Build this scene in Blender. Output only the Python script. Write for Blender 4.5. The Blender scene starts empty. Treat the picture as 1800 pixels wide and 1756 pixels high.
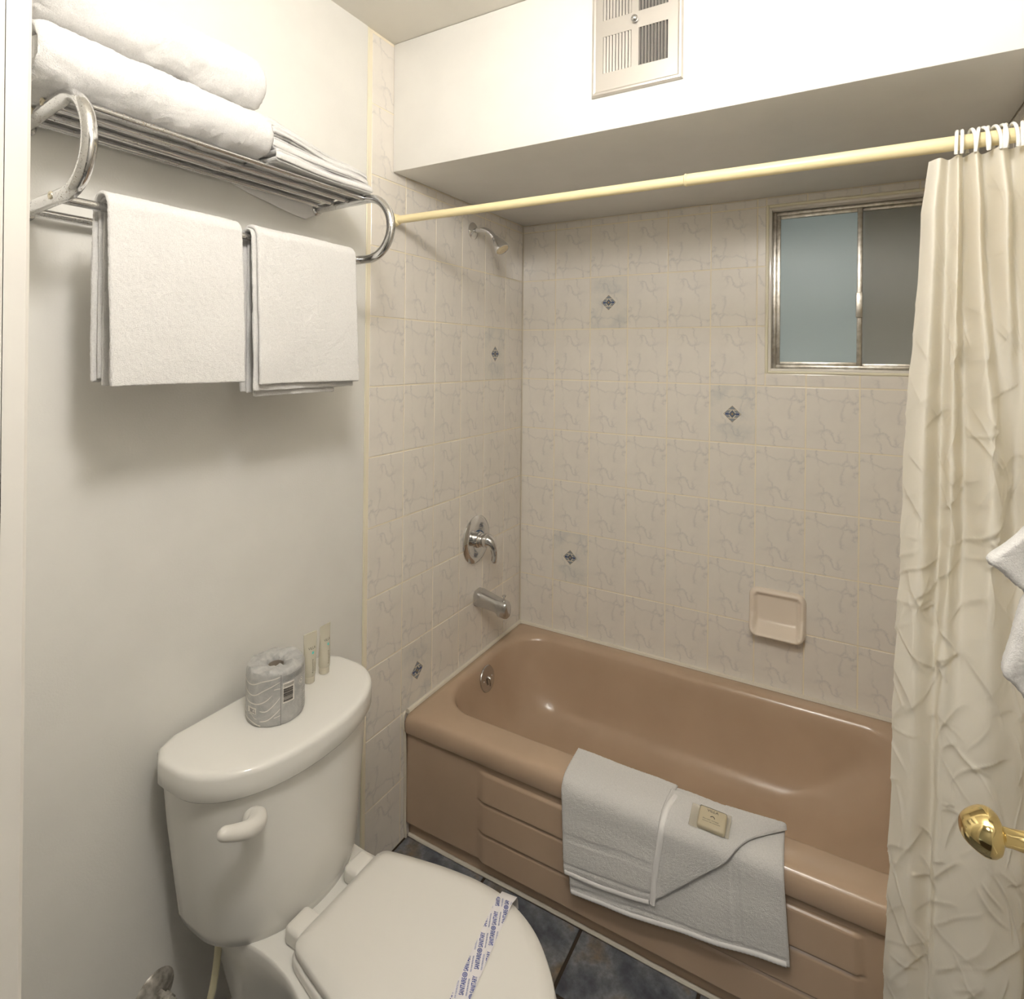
import bpy, bmesh, math, random
import numpy as np
from mathutils import Vector, Matrix, noise, Euler
random.seed(4); rng = np.random.default_rng(4)
S = bpy.context.scene; COL = S.collection
PI = math.pi

# ------------------------------------------------------------------ camera, world, light, exposure
cd = bpy.data.cameras.new('camera'); cam = bpy.data.objects.new('camera', cd); COL.objects.link(cam)
cam.location = (1.19457, -2.16720, 1.51887)
cam.rotation_euler = Euler((1.572422, -0.0096909, 0.5210825), 'XYZ')
cd.sensor_fit = 'HORIZONTAL'; cd.sensor_width = 36; cd.lens = 36*1020.708/1800
cd.shift_y = -(878-626.43)/1800
cd.clip_start = .01
S.camera = cam
W = bpy.data.worlds.new('dusk'); S.world = W; W.use_nodes = True
W.node_tree.nodes['Background'].inputs[0].default_value = (.70, .80, .83, 1)
W.node_tree.nodes['Background'].inputs[1].default_value = .95
LAMP_E = 78.0; HALL_FILL_E = 7.0
S.view_settings.view_transform = 'Standard'; S.view_settings.look = 'None'
S.view_settings.gamma = 1; S.view_settings.use_curve_mapping = False
S.view_settings.exposure = 0.0

# ------------------------------------------------------------------ helpers
def lin(c):
    return tuple(((x/255+.055)/1.055)**2.4 if x > 10 else x/255/12.92 for x in c) + (1,)
def mat(name, col, rough=.5, metal=0, spec=.5, coat=0, **kw):
    m = bpy.data.materials.new(name); m.use_nodes = True
    b = m.node_tree.nodes['Principled BSDF']
    b.inputs['Base Color'].default_value = col if len(col) == 4 else tuple(col)+(1,)
    b.inputs['Roughness'].default_value = rough; b.inputs['Metallic'].default_value = metal
    b.inputs['Specular IOR Level'].default_value = spec; b.inputs['Coat Weight'].default_value = coat
    for k, v in kw.items(): b.inputs[k.replace('_', ' ')].default_value = v
    return m
class NT:
    def __init__(s, m): s.m = m; s.t = m.node_tree; s.b = s.t.nodes['Principled BSDF']; s.tc = s.t.nodes.new('ShaderNodeTexCoord')
    def n(s, typ, **kw):
        x = s.t.nodes.new('ShaderNode'+typ)
        for k, v in kw.items():
            if k in x.inputs.keys(): x.inputs[k].default_value = v
            else: setattr(x, k, v)
        return x
    def l(s, a, b): s.t.links.new(a, b)
    def noise(s, scale, detail=4, co='Object', rough=.5, dist=0):
        x = s.n('TexNoise', Scale=scale, Detail=detail, Roughness=rough, Distortion=dist); s.l(s.tc.outputs[co], x.inputs['Vector']); return x
    def ramp(s, inp, stops):
        r = s.t.nodes.new('ShaderNodeValToRGB'); e = r.color_ramp.elements
        e[0].position, e[0].color = stops[0][0], stops[0][1]
        e[1].position, e[1].color = stops[-1][0], stops[-1][1]
        for p, c in stops[1:-1]:
            k = e.new(p); k.color = c
        s.l(inp, r.inputs[0]); return r
    def mix(s, fac, a, b, mode='MIX'):
        x = s.t.nodes.new('ShaderNodeMix'); x.data_type = 'RGBA'; x.blend_type = mode
        for sock, v in ((x.inputs[0], fac), (x.inputs[6], a), (x.inputs[7], b)):
            if hasattr(v, 'is_linked'): s.l(v, sock)
            else: sock.default_value = v
        return x.outputs[2]
    def math(s, op, a, b=0.):
        x = s.t.nodes.new('ShaderNodeMath'); x.operation = op
        for sock, v in ((x.inputs[0], a), (x.inputs[1], b)):
            if hasattr(v, 'is_linked'): s.l(v, sock)
            else: sock.default_value = v
        return x.outputs[0]
    def bump(s, h, strength=.2, dist=.002):
        x = s.n('Bump'); x.inputs['Strength'].default_value = strength; x.inputs['Distance'].default_value = dist
        s.l(h, x.inputs['Height']); s.l(x.outputs[0], s.b.inputs['Normal']); return x
def grey(v): return (v, v, v, 1)

def link(o, parent=None):
    COL.objects.link(o)
    if parent:
        o.parent = parent
        o.matrix_parent_inverse = world_mat(parent).inverted()
    return o
def world_mat(o):
    m = o.matrix_basis.copy()
    return m if not o.parent else world_mat(o.parent) @ o.matrix_parent_inverse @ m
def mesh(name, V, F, m, parent=None, smooth=True, angle=None):
    me = bpy.data.meshes.new(name); me.from_pydata([tuple(v) for v in V], [], F); me.update()
    bm = bmesh.new(); bm.from_mesh(me); bmesh.ops.recalc_face_normals(bm, faces=bm.faces); bm.to_mesh(me); bm.free()
    return fin(name, me, m, parent, smooth, angle)
def fin(name, me, m, parent=None, smooth=True, angle=None):
    for x in (m if isinstance(m, (list, tuple)) else [m]): me.materials.append(x)
    if smooth:
        me.shade_smooth()
        if angle is not None: me.set_sharp_from_angle(angle=math.radians(angle))
    return link(bpy.data.objects.new(name, me), parent)
def frombm(name, bm, m, parent=None, smooth=True, angle=35):
    bmesh.ops.recalc_face_normals(bm, faces=bm.faces)
    me = bpy.data.meshes.new(name); bm.to_mesh(me); bm.free()
    return fin(name, me, m, parent, smooth, angle)
def props(o, label=None, cat=None, group=None, kind=None):
    for k, v in (('label', label), ('category', cat), ('group', group), ('kind', kind)):
        if v: o[k] = v
    return o
def thing(name, label, cat, loc, group=None, kind=None):
    o = bpy.data.objects.new(name, None); o.empty_display_size = .05; o.location = loc; COL.objects.link(o)
    return props(o, label, cat, group, kind)
def add_box(bm, a, b, bev=0, seg=2, mi=0):
    n0 = len(bm.verts)
    r = bmesh.ops.create_cube(bm, size=1)
    a, b = Vector(a), Vector(b)
    for v in r['verts']: v.co = Vector((a[i]+(v.co[i]+.5)*(b[i]-a[i]) for i in range(3)))
    fs = set(f for v in r['verts'] for f in v.link_faces)
    for f in fs: f.material_index = mi
    if bev:
        es = list(set(e for v in r['verts'] for e in v.link_edges))
        bmesh.ops.bevel(bm, geom=es, offset=bev, segments=seg, profile=.5, affect='EDGES', clamp_overlap=True)
def box(name, a, b, m, parent=None, bev=0, seg=2):
    bm = bmesh.new(); add_box(bm, a, b, bev, seg); return frombm(name, bm, m, parent, bool(bev))
def loft_vf(rings, cap0=True, cap1=True, closed=True):
    n = len(rings[0]); V = [p for r in rings for p in r]; F = []
    for i in range(len(rings)-1):
        for j in range(n if closed else n-1):
            k = (j+1) % n
            F.append((i*n+j, i*n+k, (i+1)*n+k, (i+1)*n+j))
    if cap0: F.append(tuple(range(n))[::-1])
    if cap1: F.append(tuple(range((len(rings)-1)*n, len(rings)*n)))
    return V, F
def loft(name, rings, m, parent=None, cap0=True, cap1=True, angle=40):
    V, F = loft_vf(rings, cap0, cap1); return mesh(name, V, F, m, parent, True, angle)
def frame_of(d):
    d = Vector(d).normalized(); u = Vector((0, 0, 1)) if abs(d.z) < .9 else Vector((1, 0, 0))
    a = d.cross(u).normalized(); return a, d.cross(a).normalized()
def lathe_vf(prof, org, axis, n=32):
    """prof: list of (distance along axis, radius)"""
    ax = Vector(axis).normalized(); a, b = frame_of(ax); org = Vector(org)
    rings = [[org+ax*h+(a*math.cos(2*PI*i/n)+b*math.sin(2*PI*i/n))*max(r, 1e-5) for i in range(n)] for h, r in prof]
    return loft_vf(rings)
def lathe(name, prof, org, axis, m, parent=None, n=32, angle=35):
    V, F = lathe_vf(prof, org, axis, n); return mesh(name, V, F, m, parent, True, angle)
def catmull(pts, n=8, closed=False):
    P = [np.array(p, float) for p in pts]; out = []
    N = len(P); rngi = range(N if closed else N-1)
    for i in rngi:
        g = (lambda k: P[k % N]) if closed else (lambda k: P[min(max(k, 0), N-1)])
        p0, p1, p2, p3 = g(i-1), g(i), g(i+1), g(i+2)
        for j in range(n):
            t = j/n
            out.append(.5*((2*p1)+(-p0+p2)*t+(2*p0-5*p1+4*p2-p3)*t*t+(-p0+3*p1-3*p2+p3)*t**3))
    if not closed: out.append(P[-1])
    return out
def resample(pts, step):
    P = np.array(pts, float); d = np.r_[0, np.cumsum(np.linalg.norm(np.diff(P, axis=0), axis=1))]
    n = max(2, int(round(d[-1]/step))+1); s = np.linspace(0, d[-1], n)
    return np.stack([np.interp(s, d, P[:, i]) for i in range(P.shape[1])], 1)
def tube_vf(path, r, n=16, caps=True):
    P = [Vector(p) for p in path]; rad = r if isinstance(r, (list, tuple, np.ndarray)) else [r]*len(P)
    t0 = (P[1]-P[0]).normalized(); a, b = frame_of(t0); rings = []
    for i, p in enumerate(P):
        t = (P[min(i+1, len(P)-1)]-P[max(i-1, 0)]).normalized()
        a = (a-t*a.dot(t)).normalized(); b = t.cross(a)
        rings.append([p+(a*math.cos(2*PI*k/n)+b*math.sin(2*PI*k/n))*rad[i] for k in range(n)])
    return loft_vf(rings, caps, caps)
def tube(name, path, r, m, parent=None, n=16, angle=40):
    V, F = tube_vf(path, r, n); return mesh(name, V, F, m, parent, True, angle)
def join_vf(parts):
    V, F = [], []
    for v, f in parts:
        o = len(V); V += list(v); F += [tuple(i+o for i in q) for q in f]
    return V, F
def nz(p, s=1., off=(0, 0, 0)):
    return noise.noise(Vector(((p[0]+off[0])*s, (p[1]+off[1])*s, (p[2]+off[2])*s)))

# ------------------------------------------------------------------ materials
def m_paint(name, col, sc=260, st=.12):
    m = mat(name, lin(col), .42, spec=.4); t = NT(m)
    a = t.noise(sc, 3); b = t.noise(9, 3)
    t.l(t.mix(t.ramp(b.outputs[0], [(.35, grey(0)), (.7, grey(1))]).outputs[0], lin(col), lin([c*.985 for c in col])), t.b.inputs['Base Color'])
    t.bump(a.outputs[0], st, .002); return m
M = {}
M['paint'] = m_paint('wall_paint', (234, 232, 226))
M['soffit'] = m_paint('beam_paint', (240, 238, 233), 200, .06)
M['ceil'] = m_paint('ceiling_paint', (226, 221, 210), 200, .06)
M['trim'] = m_paint('gloss_trim_paint', (232, 228, 220), 60, .15)
M['trim'].node_tree.nodes['Principled BSDF'].inputs['Roughness'].default_value = .3
M['grout'] = mat('grout', lin((244, 234, 212)), .8)
def m_tile(name, base, vein, cloud, cs, amt):
    m = mat(name, lin(base), .13, spec=.5); t = NT(m)
    mp = t.n('Mapping'); t.l(t.tc.outputs['Object'], mp.inputs[0]); mp.inputs['Location'].default_value = (3.1, 1.7, .4)
    sx = t.n('SeparateXYZ'); t.l(t.tc.outputs['Object'], sx.inputs[0])
    wob = t.n('TexNoise', Scale=26, Detail=6, Roughness=.6); t.l(mp.outputs[0], wob.inputs['Vector'])
    wb = t.n('SeparateXYZ'); t.l(wob.outputs['Color'], wb.inputs[0])
    lowf = t.n('TexNoise', Scale=13, Detail=2); t.l(mp.outputs[0], lowf.inputs['Vector'])
    lf = t.n('SeparateXYZ'); t.l(lowf.outputs['Color'], lf.inputs[0])
    veins = []
    for ax_, pos, amp in ((1, .066, .05), (0, .040, .055), (0, -.030, .06), (1, -.060, .05), (0, .078, .06)):
        c_ = sx.outputs['Y' if ax_ else 'X']
        d_ = t.math('ADD', t.math('MULTIPLY', t.math('SUBTRACT', wb.outputs[ax_], .5), amp), t.math('MULTIPLY', t.math('SUBTRACT', lf.outputs[1-ax_], .5), .09))
        veins.append(t.ramp(t.math('ABSOLUTE', t.math('SUBTRACT', t.math('ADD', c_, d_), pos)), [(0, grey(1)), (.0014, grey(.55)), (.0055, grey(0))]).outputs[0])
    vv = veins[0]
    for q in veins[1:]: vv = t.math('MAXIMUM', vv, q)
    n2 = t.n('TexNoise', Scale=17, Detail=3); t.l(mp.outputs[0], n2.inputs['Vector'])
    mask = t.ramp(n2.outputs[0], [(.40, grey(.08)), (.62, grey(1))])
    f = t.math('MULTIPLY', vv, mask.outputs[0])
    n3 = t.n('TexNoise', Scale=cs, Detail=5); t.l(mp.outputs[0], n3.inputs['Vector'])
    c = t.mix(t.math('MULTIPLY', t.ramp(n3.outputs[0], [(.45, grey(0)), (.75, grey(1))]).outputs[0], amt), lin(base), lin(cloud))
    t.l(t.mix(t.math('MULTIPLY', f, .48), c, lin(vein)), t.b.inputs['Base Color'])
    n4 = t.noise(7, 1); t.bump(n4.outputs[0], .08, .004)
    return m
M['tile'] = m_tile('marbled_glazed_tile', (238, 232, 223), (190, 187, 186), (228, 222, 214), 12, .6)
M['deco'] = m_tile('grey_marbled_glazed_tile', (232, 227, 218), (178, 180, 183), (208, 207, 203), 16, .8)
def m_slate():
    m = mat('slate_floor_tile', grey(.1), .45); t = NT(m)
    a = t.noise(7, 6, 'Generated', .65, .5); b = t.noise(60, 5, 'Object', .7); c = t.noise(9, 4, 'Object')
    r = t.ramp(c.outputs[0], [(.32, lin((62, 66, 76))), (.45, lin((104, 108, 116))), (.56, lin((138, 140, 143))), (.68, lin((134, 116, 94)))])
    t.l(t.mix(t.ramp(b.outputs[0], [(.35, grey(0)), (.75, grey(.7))]).outputs[0], r.outputs[0], lin((60, 60, 62))), t.b.inputs['Base Color'])
    t.bump(b.outputs[0], .35, .002); return m
M['slate'] = m_slate()
M['fgrout'] = mat('dark_brown_grout', lin((62, 52, 42)), .9)
def m_gloss(name, col, rough=.12, nscale=3):
    m = mat(name, lin(col), rough, spec=.5); t = NT(m)
    t.bump(t.noise(nscale, 1).outputs[0], .06, .004); return m
M['porcelain'] = m_gloss('white_porcelain', (238, 236, 230), .08)
M['plastic'] = m_gloss('cream_plastic', (231, 228, 221), .28)
M['dish'] = m_gloss('cream_ceramic', (235, 222, 206), .1)
def m_tub():
    m = mat('tan_enamel', lin((196, 174, 150)), .2, spec=.5); t = NT(m)
    a = t.noise(5, 3); b = t.noise(90, 4)
    t.l(t.mix(t.ramp(a.outputs[0], [(.35, grey(0)), (.7, grey(1))]).outputs[0], lin((191, 167, 143)), lin((185, 161, 137))), t.b.inputs['Base Color'])
    t.l(t.ramp(b.outputs[0], [(.3, grey(.17)), (.75, grey(.23))]).outputs[0], t.b.inputs['Roughness'])
    return m
M['tub'] = m_tub()
M['caulk'] = mat('white_caulk', lin((226, 218, 202)), .5)
M['cream_bead'] = mat('cream_edge_strip', lin((238, 231, 206)), .4)
M['chrome'] = mat('polished_chrome', grey(.72), .06, 1)
def m_worn():
    m = mat('speckled_chrome', grey(.66), .12, 1); t = NT(m)
    a = t.noise(420, 3, 'Object', .6); b = t.noise(18, 3, 'Object')
    f = t.math('MULTIPLY', t.ramp(a.outputs[0], [(.58, grey(0)), (.66, grey(1))]).outputs[0], t.ramp(b.outputs[0], [(.45, grey(0)), (.62, grey(1))]).outputs[0])
    t.l(t.mix(f, grey(.68), lin((120, 98, 62))), t.b.inputs['Base Color'])
    t.l(t.mix(f, grey(1), grey(.2)), t.b.inputs['Metallic'])
    t.l(t.mix(f, grey(.13), grey(.6)), t.b.inputs['Roughness']); return m
M['worn'] = m_worn()
M['brushed'] = mat('dull_chrome', grey(.60), .2, 1)
M['brass'] = mat('polished_brass', (.86, .69, .33), .1, 1)
M['alu'] = mat('tarnished_aluminium', (.46, .42, .37), .36, 1)
def tarnish(m, lo, hi):
    t = NT(m); a = t.noise(60, 5)
    t.l(t.ramp(a.outputs[0], [(.35, lin(lo)), (.65, lin(hi))]).outputs[0], t.b.inputs['Base Color'])
tarnish(M['alu'], (176, 170, 160), (208, 204, 196))
M['vent'] = mat('satin_aluminium', (.66, .63, .59), .4, .7)
M['dark'] = mat('dark_duct', grey(.03), .8)
M['screw'] = mat('screw_cap', lin((214, 204, 180)), .4, .3)
def m_towel(name, col=(245, 243, 240)):
    m = mat(name, lin(col), .95, spec=.1); t = NT(m)
    m.node_tree.nodes['Principled BSDF'].inputs['Sheen Weight'].default_value = .25
    a = t.noise(480, 4, 'Object', .75)
    t.bump(a.outputs[0], .7, .004)
    t.l(t.mix(t.ramp(a.outputs[0], [(.3, grey(0)), (.6, grey(1))]).outputs[0], lin([c*.93 for c in col]), lin(col)), t.b.inputs['Base Color'])
    return m
M['towel'] = m_towel('white_terry')
M['hem'] = mat('white_woven_hem', lin((244, 242, 240)), .8, spec=.15)
def m_curtain():
    m = mat('cream_polyester', lin((248, 245, 235)), .38, spec=.35); t = NT(m)
    tr = t.n('BsdfTranslucent'); tr.inputs[0].default_value = lin((252, 238, 200))
    mx = t.n('MixShader'); mx.inputs[0].default_value = .3
    out = t.t.nodes['Material Output']
    t.l(t.b.outputs[0], mx.inputs[1]); t.l(tr.outputs[0], mx.inputs[2]); t.l(mx.outputs[0], out.inputs[0])
    w = t.n('TexWave', Scale=900); t.l(t.tc.outputs['Object'], w.inputs[0]); t.bump(w.outputs[0], .02, .001)
    return m
M['curtain'] = m_curtain()
M['rod'] = mat('cream_painted_rod', lin((246, 231, 184)), .32)
M['ring'] = mat('white_plastic', lin((248, 247, 244)), .25)
M['clear'] = mat('clear_bead', (.95, .95, .93), .15, 0, Transmission_Weight=.7)
def m_pane(name, col, tw):
    return mat(name, lin(col), .35, 0, .5, Transmission_Weight=tw, IOR=1.3)
M['pane'] = m_pane('frosted_glass', (196, 206, 204), .45)
M['pane2'] = m_pane('darker_frosted_glass', (186, 188, 182), .35)
M['screen'] = mat('insect_screen', lin((140, 140, 134)), .8)
M['wrap'] = mat('grey_roll_wrapper', lin((166, 166, 164)), .38)
def wrinkle():
    t = NT(M['wrap']); a = t.noise(45, 4, 'Object', .6, 1.2)
    t.bump(a.outputs[0], .35, .004)
    t.l(t.ramp(a.outputs[0], [(.3, lin((166, 166, 165))), (.7, lin((196, 195, 191)))]).outputs[0], t.b.inputs['Base Color'])
wrinkle()
M['ink_white'] = mat('white_print', lin((236, 232, 224)), .5)
M['ink_dark'] = mat('dark_print', lin((64, 60, 56)), .5)
M['ink_grey'] = mat('grey_print', lin((128, 128, 127)), .5)
M['ink_blue'] = mat('blue_print', lin((38, 66, 150)), .5)
M['ink_blue2'] = mat('pale_blue_print', lin((90, 110, 172)), .5)
M['ink_teal'] = mat('teal_print', lin((92, 190, 186)), .5)
M['paper'] = mat('white_paper', lin((234, 230, 230)), .6)
M['cardboard'] = mat('cardboard', lin((150, 140, 128)), .9)
M['tubeskin'] = mat('translucent_plastic', lin((238, 233, 216)), .25, 0, .5, Transmission_Weight=.45, IOR=1.3)
M['tubecap'] = mat('milky_cap', lin((236, 230, 212)), .2, 0, .5, Transmission_Weight=.35, IOR=1.35)
M['soap'] = mat('cream_soap', lin((240, 228, 198)), .45)
M['cello'] = mat('cellophane', lin((250, 246, 236)), .1, 0, .5, Transmission_Weight=.85, IOR=1.2)
M['hose'] = mat('aged_vinyl_hose', lin((226, 218, 186)), .35)
M['valve'] = mat('corroded_chrome', grey(.5), .4, .45); tarnish(M['valve'], (150, 144, 134), (224, 220, 212))
M['lampglass'] = mat('lit_opal_glass', (1, 1, 1), .4)
bb = M['lampglass'].node_tree.nodes['Principled BSDF']
bb.inputs['Emission Color'].default_value = (1, .965, .925, 1); bb.inputs['Emission Strength'].default_value = LAMP_E
for k, c in (('d_steel', (140, 146, 152)), ('d_blue', (78, 92, 128)), ('d_cream', (214, 206, 190)), ('d_slate', (104, 112, 118)), ('d_tan', (160, 142, 112))):
    M[k] = mat('tile_print_'+k[2:], lin(c), .15)

# ------------------------------------------------------------------ setting
ZC, ZS, YF, XR, YD = 2.465, 2.076, -.824, 1.524, -1.985       # ceiling, beam underside, beam front, right wall, front wall
PW, PH, OFF = .1545, .2058, .1423
GZ = .4
wl = bmesh.new(); add_box(wl, (-.12, -2.08, 0), (0, -.934, ZC)); add_box(wl, (-.12, -.934, 0), (-.0016, .14, ZC), mi=1)
wall_left = props(frombm('wall_left', wl, [M['paint'], M['grout']], None, False), 'off-white painted wall behind the toilet, tiled beside the tub', kind='structure')
bm = bmesh.new()
wx0, wx1, wz0, wz1 = .962, 1.498, 1.479, 2.043
for a, b in (((0, .0016, 0), (wx0, .14, ZC)), ((wx1, .0016, 0), (1.65, .14, ZC)), ((wx0, .0016, 0), (wx1, .14, wz0)), ((wx0, .0016, wz1), (wx1, .14, ZC))): add_box(bm, a, b)
wall_back = props(frombm('wall_back', bm, M['grout'], None, False), 'tiled wall above the long side of the tub', kind='structure')
bm = bmesh.new(); add_box(bm, (XR+.0016, -.80, 0), (1.65, .14, ZC), mi=1); add_box(bm, (XR, -2.08, 0), (1.65, -.80, ZC))
wall_right = props(frombm('wall_right', bm, [M['paint'], M['grout']], None, False), 'wall behind the shower curtain', kind='structure')
DX0, DX1, DZ = .66, 1.455, 2.05
bm = bmesh.new()
for a, b in (((-.12, YD-.12, 0), (DX0-.02, YD, ZC)), ((DX1+.02, YD-.12, 0), (1.65, YD, ZC)), ((DX0-.02, YD-.12, DZ+.02), (DX1+.02, YD, ZC))): add_box(bm, a, b)
wall_front = props(frombm('wall_front', bm, M['paint'], None, False), 'wall around the open doorway', kind='structure')
props(box('ceiling', (-.12, -2.08, ZC), (1.65, .14, ZC+.08), M['ceil']), 'off-white flat ceiling', kind='structure')
beam = props(box('ceiling_beam', (.0005, YF, ZS), (XR-.0005, -.0005, ZC-.0005), M['soffit'], None, .004, 2), 'white boxed-in beam above the tub', kind='structure')
floor = props(box('floor', (-.12, -3.6, -.06), (2.6, .14, -.003), M['fgrout']), 'dark slate tiled floor', kind='structure')
# hall outside the doorway
bm = bmesh.new()
for a, b in (((-.5, -3.7, 0), (2.7, -3.6, ZC)), ((-.6, -3.7, 0), (-.5, -2.08, ZC)), ((2.6, -3.7, 0), (2.7, -2.08, ZC)), ((-.6, -2.1, 0), (-.12, -2.0, ZC)), ((1.65, -2.1, 0), (2.7, -2.0, ZC)), ((-.6, -3.7, ZC), (2.7, -2.08, ZC+.08))): add_box(bm, a, b)
props(frombm('wall_hall', bm, M['paint'], None, False), 'plain off-white walls of the hall outside the doorway', kind='structure')

tile_cache = {}
def tile_mesh(w, h, m, ch=.0011, t=.0016):
    k = (round(w, 4), round(h, 4), m.name)
    if k not in tile_cache:
        a, b = w/2, h/2
        R = lambda x, y, z: [(-x, -y, z), (x, -y, z), (x, y, z), (-x, y, z)]
        V, F = loft_vf([R(a, b, -.001), R(a, b, t-ch*.6), R(a-ch*.4, b-ch*.4, t-ch*.2), R(a-ch*1.4, b-ch*1.4, t)], False, True)
        me = bpy.data.meshes.new('tile'); me.from_pydata(V, [], F); me.update(); me.materials.append(m)
        tile_cache[k] = me
    return tile_cache[k]
GAP = .0041
def put_tile(name, parent, o, U, Vv, N, u0, u1, v0, v1, m, flip=False, gap=GAP):
    w, h = u1-u0-gap, v1-v0-gap
    if w < .008 or h < .008: return None
    t = bpy.data.objects.new(name, tile_mesh(w, h, m)); COL.objects.link(t)
    c = Vector(o)+Vector(U)*(u0+u1)/2+Vector(Vv)*(v0+v1)/2
    R = Matrix((Vector(U), Vector(Vv), Vector(N))).transposed()
    J = Euler((random.gauss(0, .0012), random.gauss(0, .0012), PI if flip else 0)).to_matrix()
    t.matrix_basis = Matrix.Translation(c) @ (R @ J).to_4x4()
    t.parent = parent
    return t
def diamond(tile):
    """flat printed motif: banded lozenge"""
    a, b = .0300, .0300; z = .00172; V, F, MI = [], [], []
    def poly(pts, mi, dz=0):
        o = len(V); V.extend((x, y, z+dz) for x, y in pts); F.append(tuple(range(o, o+len(pts)))); MI.append(mi)
    poly([(a, 0), (0, b), (-a, 0), (0, -b)], 4)
    k = .94; poly([(a*k, 0), (0, b*k), (-a*k, 0), (0, -b*k)], 2, .00004)
    def band(y0, y1, mi, cut):
        for s in (-1, 1):
            X = lambda y: (1-abs(y)/b)*a*.92
            I = lambda y: max(0, cut-abs(y)*.9)
            p = [(s*X(y0), y0), (s*X(y1), y1), (s*I(y1), y1), (s*I(y0), y0)]
            if s < 0: p = p[::-1]
            poly(p[::-1], mi, .00008)
    band(.0046, .0125, 0, .0165); band(-.0125, -.0046, 0, .0165); band(-.0038, .0038, 1, .0145)
    for s in (-1, 1):
        p = [(0, s*b*.92), (a*.40, s*b*.54), (-a*.40, s*b*.54)]
        poly(p if s < 0 else p[::-1], 0, .00008)
    for r, mi, dz in ((.0128, 3, .00012), (.0086, 1, .00016), (.0056, 4, .0002)): poly([(r*.95, 0), (0, r*1.1), (-r*.95, 0), (0, -r*1.1)], mi, dz)
    me = bpy.data.meshes.new('diamond_motif'); me.from_pydata(V, [], F); me.update()
    for k_ in ('d_steel', 'd_blue', 'd_cream', 'd_slate', 'd_tan'): me.materials.append(M[k_])
    for p, mi in zip(me.polygons, MI): p.material_index = mi
    bmm = bmesh.new(); bmm.from_mesh(me)
    for f in bmm.faces:
        if f.normal.z < 0: f.normal_flip()
    bmm.to_mesh(me); bmm.free()
    return me
DM = diamond(None)
def deco(t):
    d = bpy.data.objects.new('diamond_motif', DM); COL.objects.link(d); d.parent = t; d['label'] = 'blue and grey diamond printed on the tile'
# left wall: columns along -y, rows up
ycols = [0.0015, OFF]+[OFF+PW*i for i in range(1, 6)]
zrows = [-.0116+PH*i for i in range(0, 13)]
for ci in range(6):
    for ri in range(12):
        z0, z1 = max(zrows[ri], 0), zrows[ri+1]
        y0, y1 = ycols[ci], ycols[ci+1]
        if ci == 5:
            z1 = min(z1, ZC)
        else:
            z1 = min(z1, ZS)
        if ci < 5 and z1 > ZS+.001: continue
        if z1-z0 < .01: continue
        if ci < 5 and z1 < .41 and y1 < .74: continue          # behind the tub
        isd = (ci, ri) in ((1, 7), (4, 2))
        t = put_tile('decorated_tile' if isd else 'wall_tile', wall_left, (-.0016, 0, 0), (0, -1, 0), (0, 0, 1), (-1, 0, 0), y0, y1, z0, z1, M['deco' if isd else 'tile'], ri < 6)
        if t:
            R = Matrix((Vector((0, 1, 0)), Vector((0, 0, 1)), Vector((1, 0, 0)))).transposed()
            t.matrix_basis = Matrix.Translation(t.matrix_basis.translation) @ (R @ Euler((random.gauss(0, .0012), random.gauss(0, .0012), PI if ri < 6 else 0)).to_matrix()).to_4x4()
            if isd: deco(t)
# narrow filler above column 5 beside the beam front
xcols = [.0015]+[PW*i for i in range(1, 10)]+[XR-.001]
for ci in range(10):
    for ri in range(2, 11):
        u0, u1 = xcols[ci], xcols[ci+1]; z0, z1 = zrows[ri], min(zrows[ri+1], ZS)
        if z1 > ZS+.001 or z1-z0 < .01: continue
        isd = (ci, ri) in ((2, 8), (1, 3), (5, 6))
        pieces = [(u0, u1, z0, z1)]
        fx0, fx1, fz0, fz1 = wx0-.006, wx1+.006, wz0-.006, wz1+.006
        if u1 > fx0 and u0 < fx1 and z1 > fz0 and z0 < fz1:
            pieces = []
            if u0 < fx0: pieces.append((u0, fx0, z0, z1))
            if u1 > fx1: pieces.append((fx1, u1, z0, z1))
            m0, m1 = max(u0, fx0), min(u1, fx1)
            if z0 < fz0: pieces.append((m0, m1, z0, fz0))
            if z1 > fz1: pieces.append((m0, m1, fz1, z1))
        for (a, b, c, d) in pieces:
            t = put_tile('decorated_tile' if isd else 'wall_tile', wall_back, (0, .0016, 0), (1, 0, 0), (0, 0, 1), (0, -1, 0), a, b, c, d, M['deco' if isd else 'tile'], ri >= 7)
            if t and isd: deco(t)
# right wall beside the tub
for ci in range(5):
    for ri in range(2, 11):
        u0, u1 = ycols[ci], ycols[ci+1]; z0, z1 = zrows[ri], min(zrows[ri+1], ZS)
        if z1-z0 < .01: continue
        put_tile('wall_tile', wall_right, (XR+.0016, 0, 0), (0, -1, 0), (0, 0, 1), (-1, 0, 0), u0, u1, z0, z1, M['tile'], ri >= 7)
# floor tiles
fx = [.0, .305-.012, .597, .902, 1.207, 1.524]; fy = [.724, .905, 1.21, 1.515, 1.82, 1.96]
for i in range(5):
    for j in range(5):
        put_tile('floor_tile', floor, (0, 0, -.0016), (1, 0, 0), (0, -1, 0), (0, 0, 1), fx[i], fx[i+1], fy[j], fy[j+1], M['slate'], False, .009)
for o in floor.children:   # orient pieces face up
    o.matrix_basis = Matrix.Translation(o.matrix_basis.translation)
# edge strips
props(box('trim_1', (-.0005, -.9335, .06), (.0022, -.9275, ZC-.001), M['cream_bead'], None, .001, 1), 'thin cream edge strip down the end of the wall tiles', kind='structure')
props(box('trim_2', (.0002, -.0035, .403), (.0035, -.0002, ZS-.001), M['caulk'], None, .0012, 1), 'white caulk line in the tiled corner', kind='structure')
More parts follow.
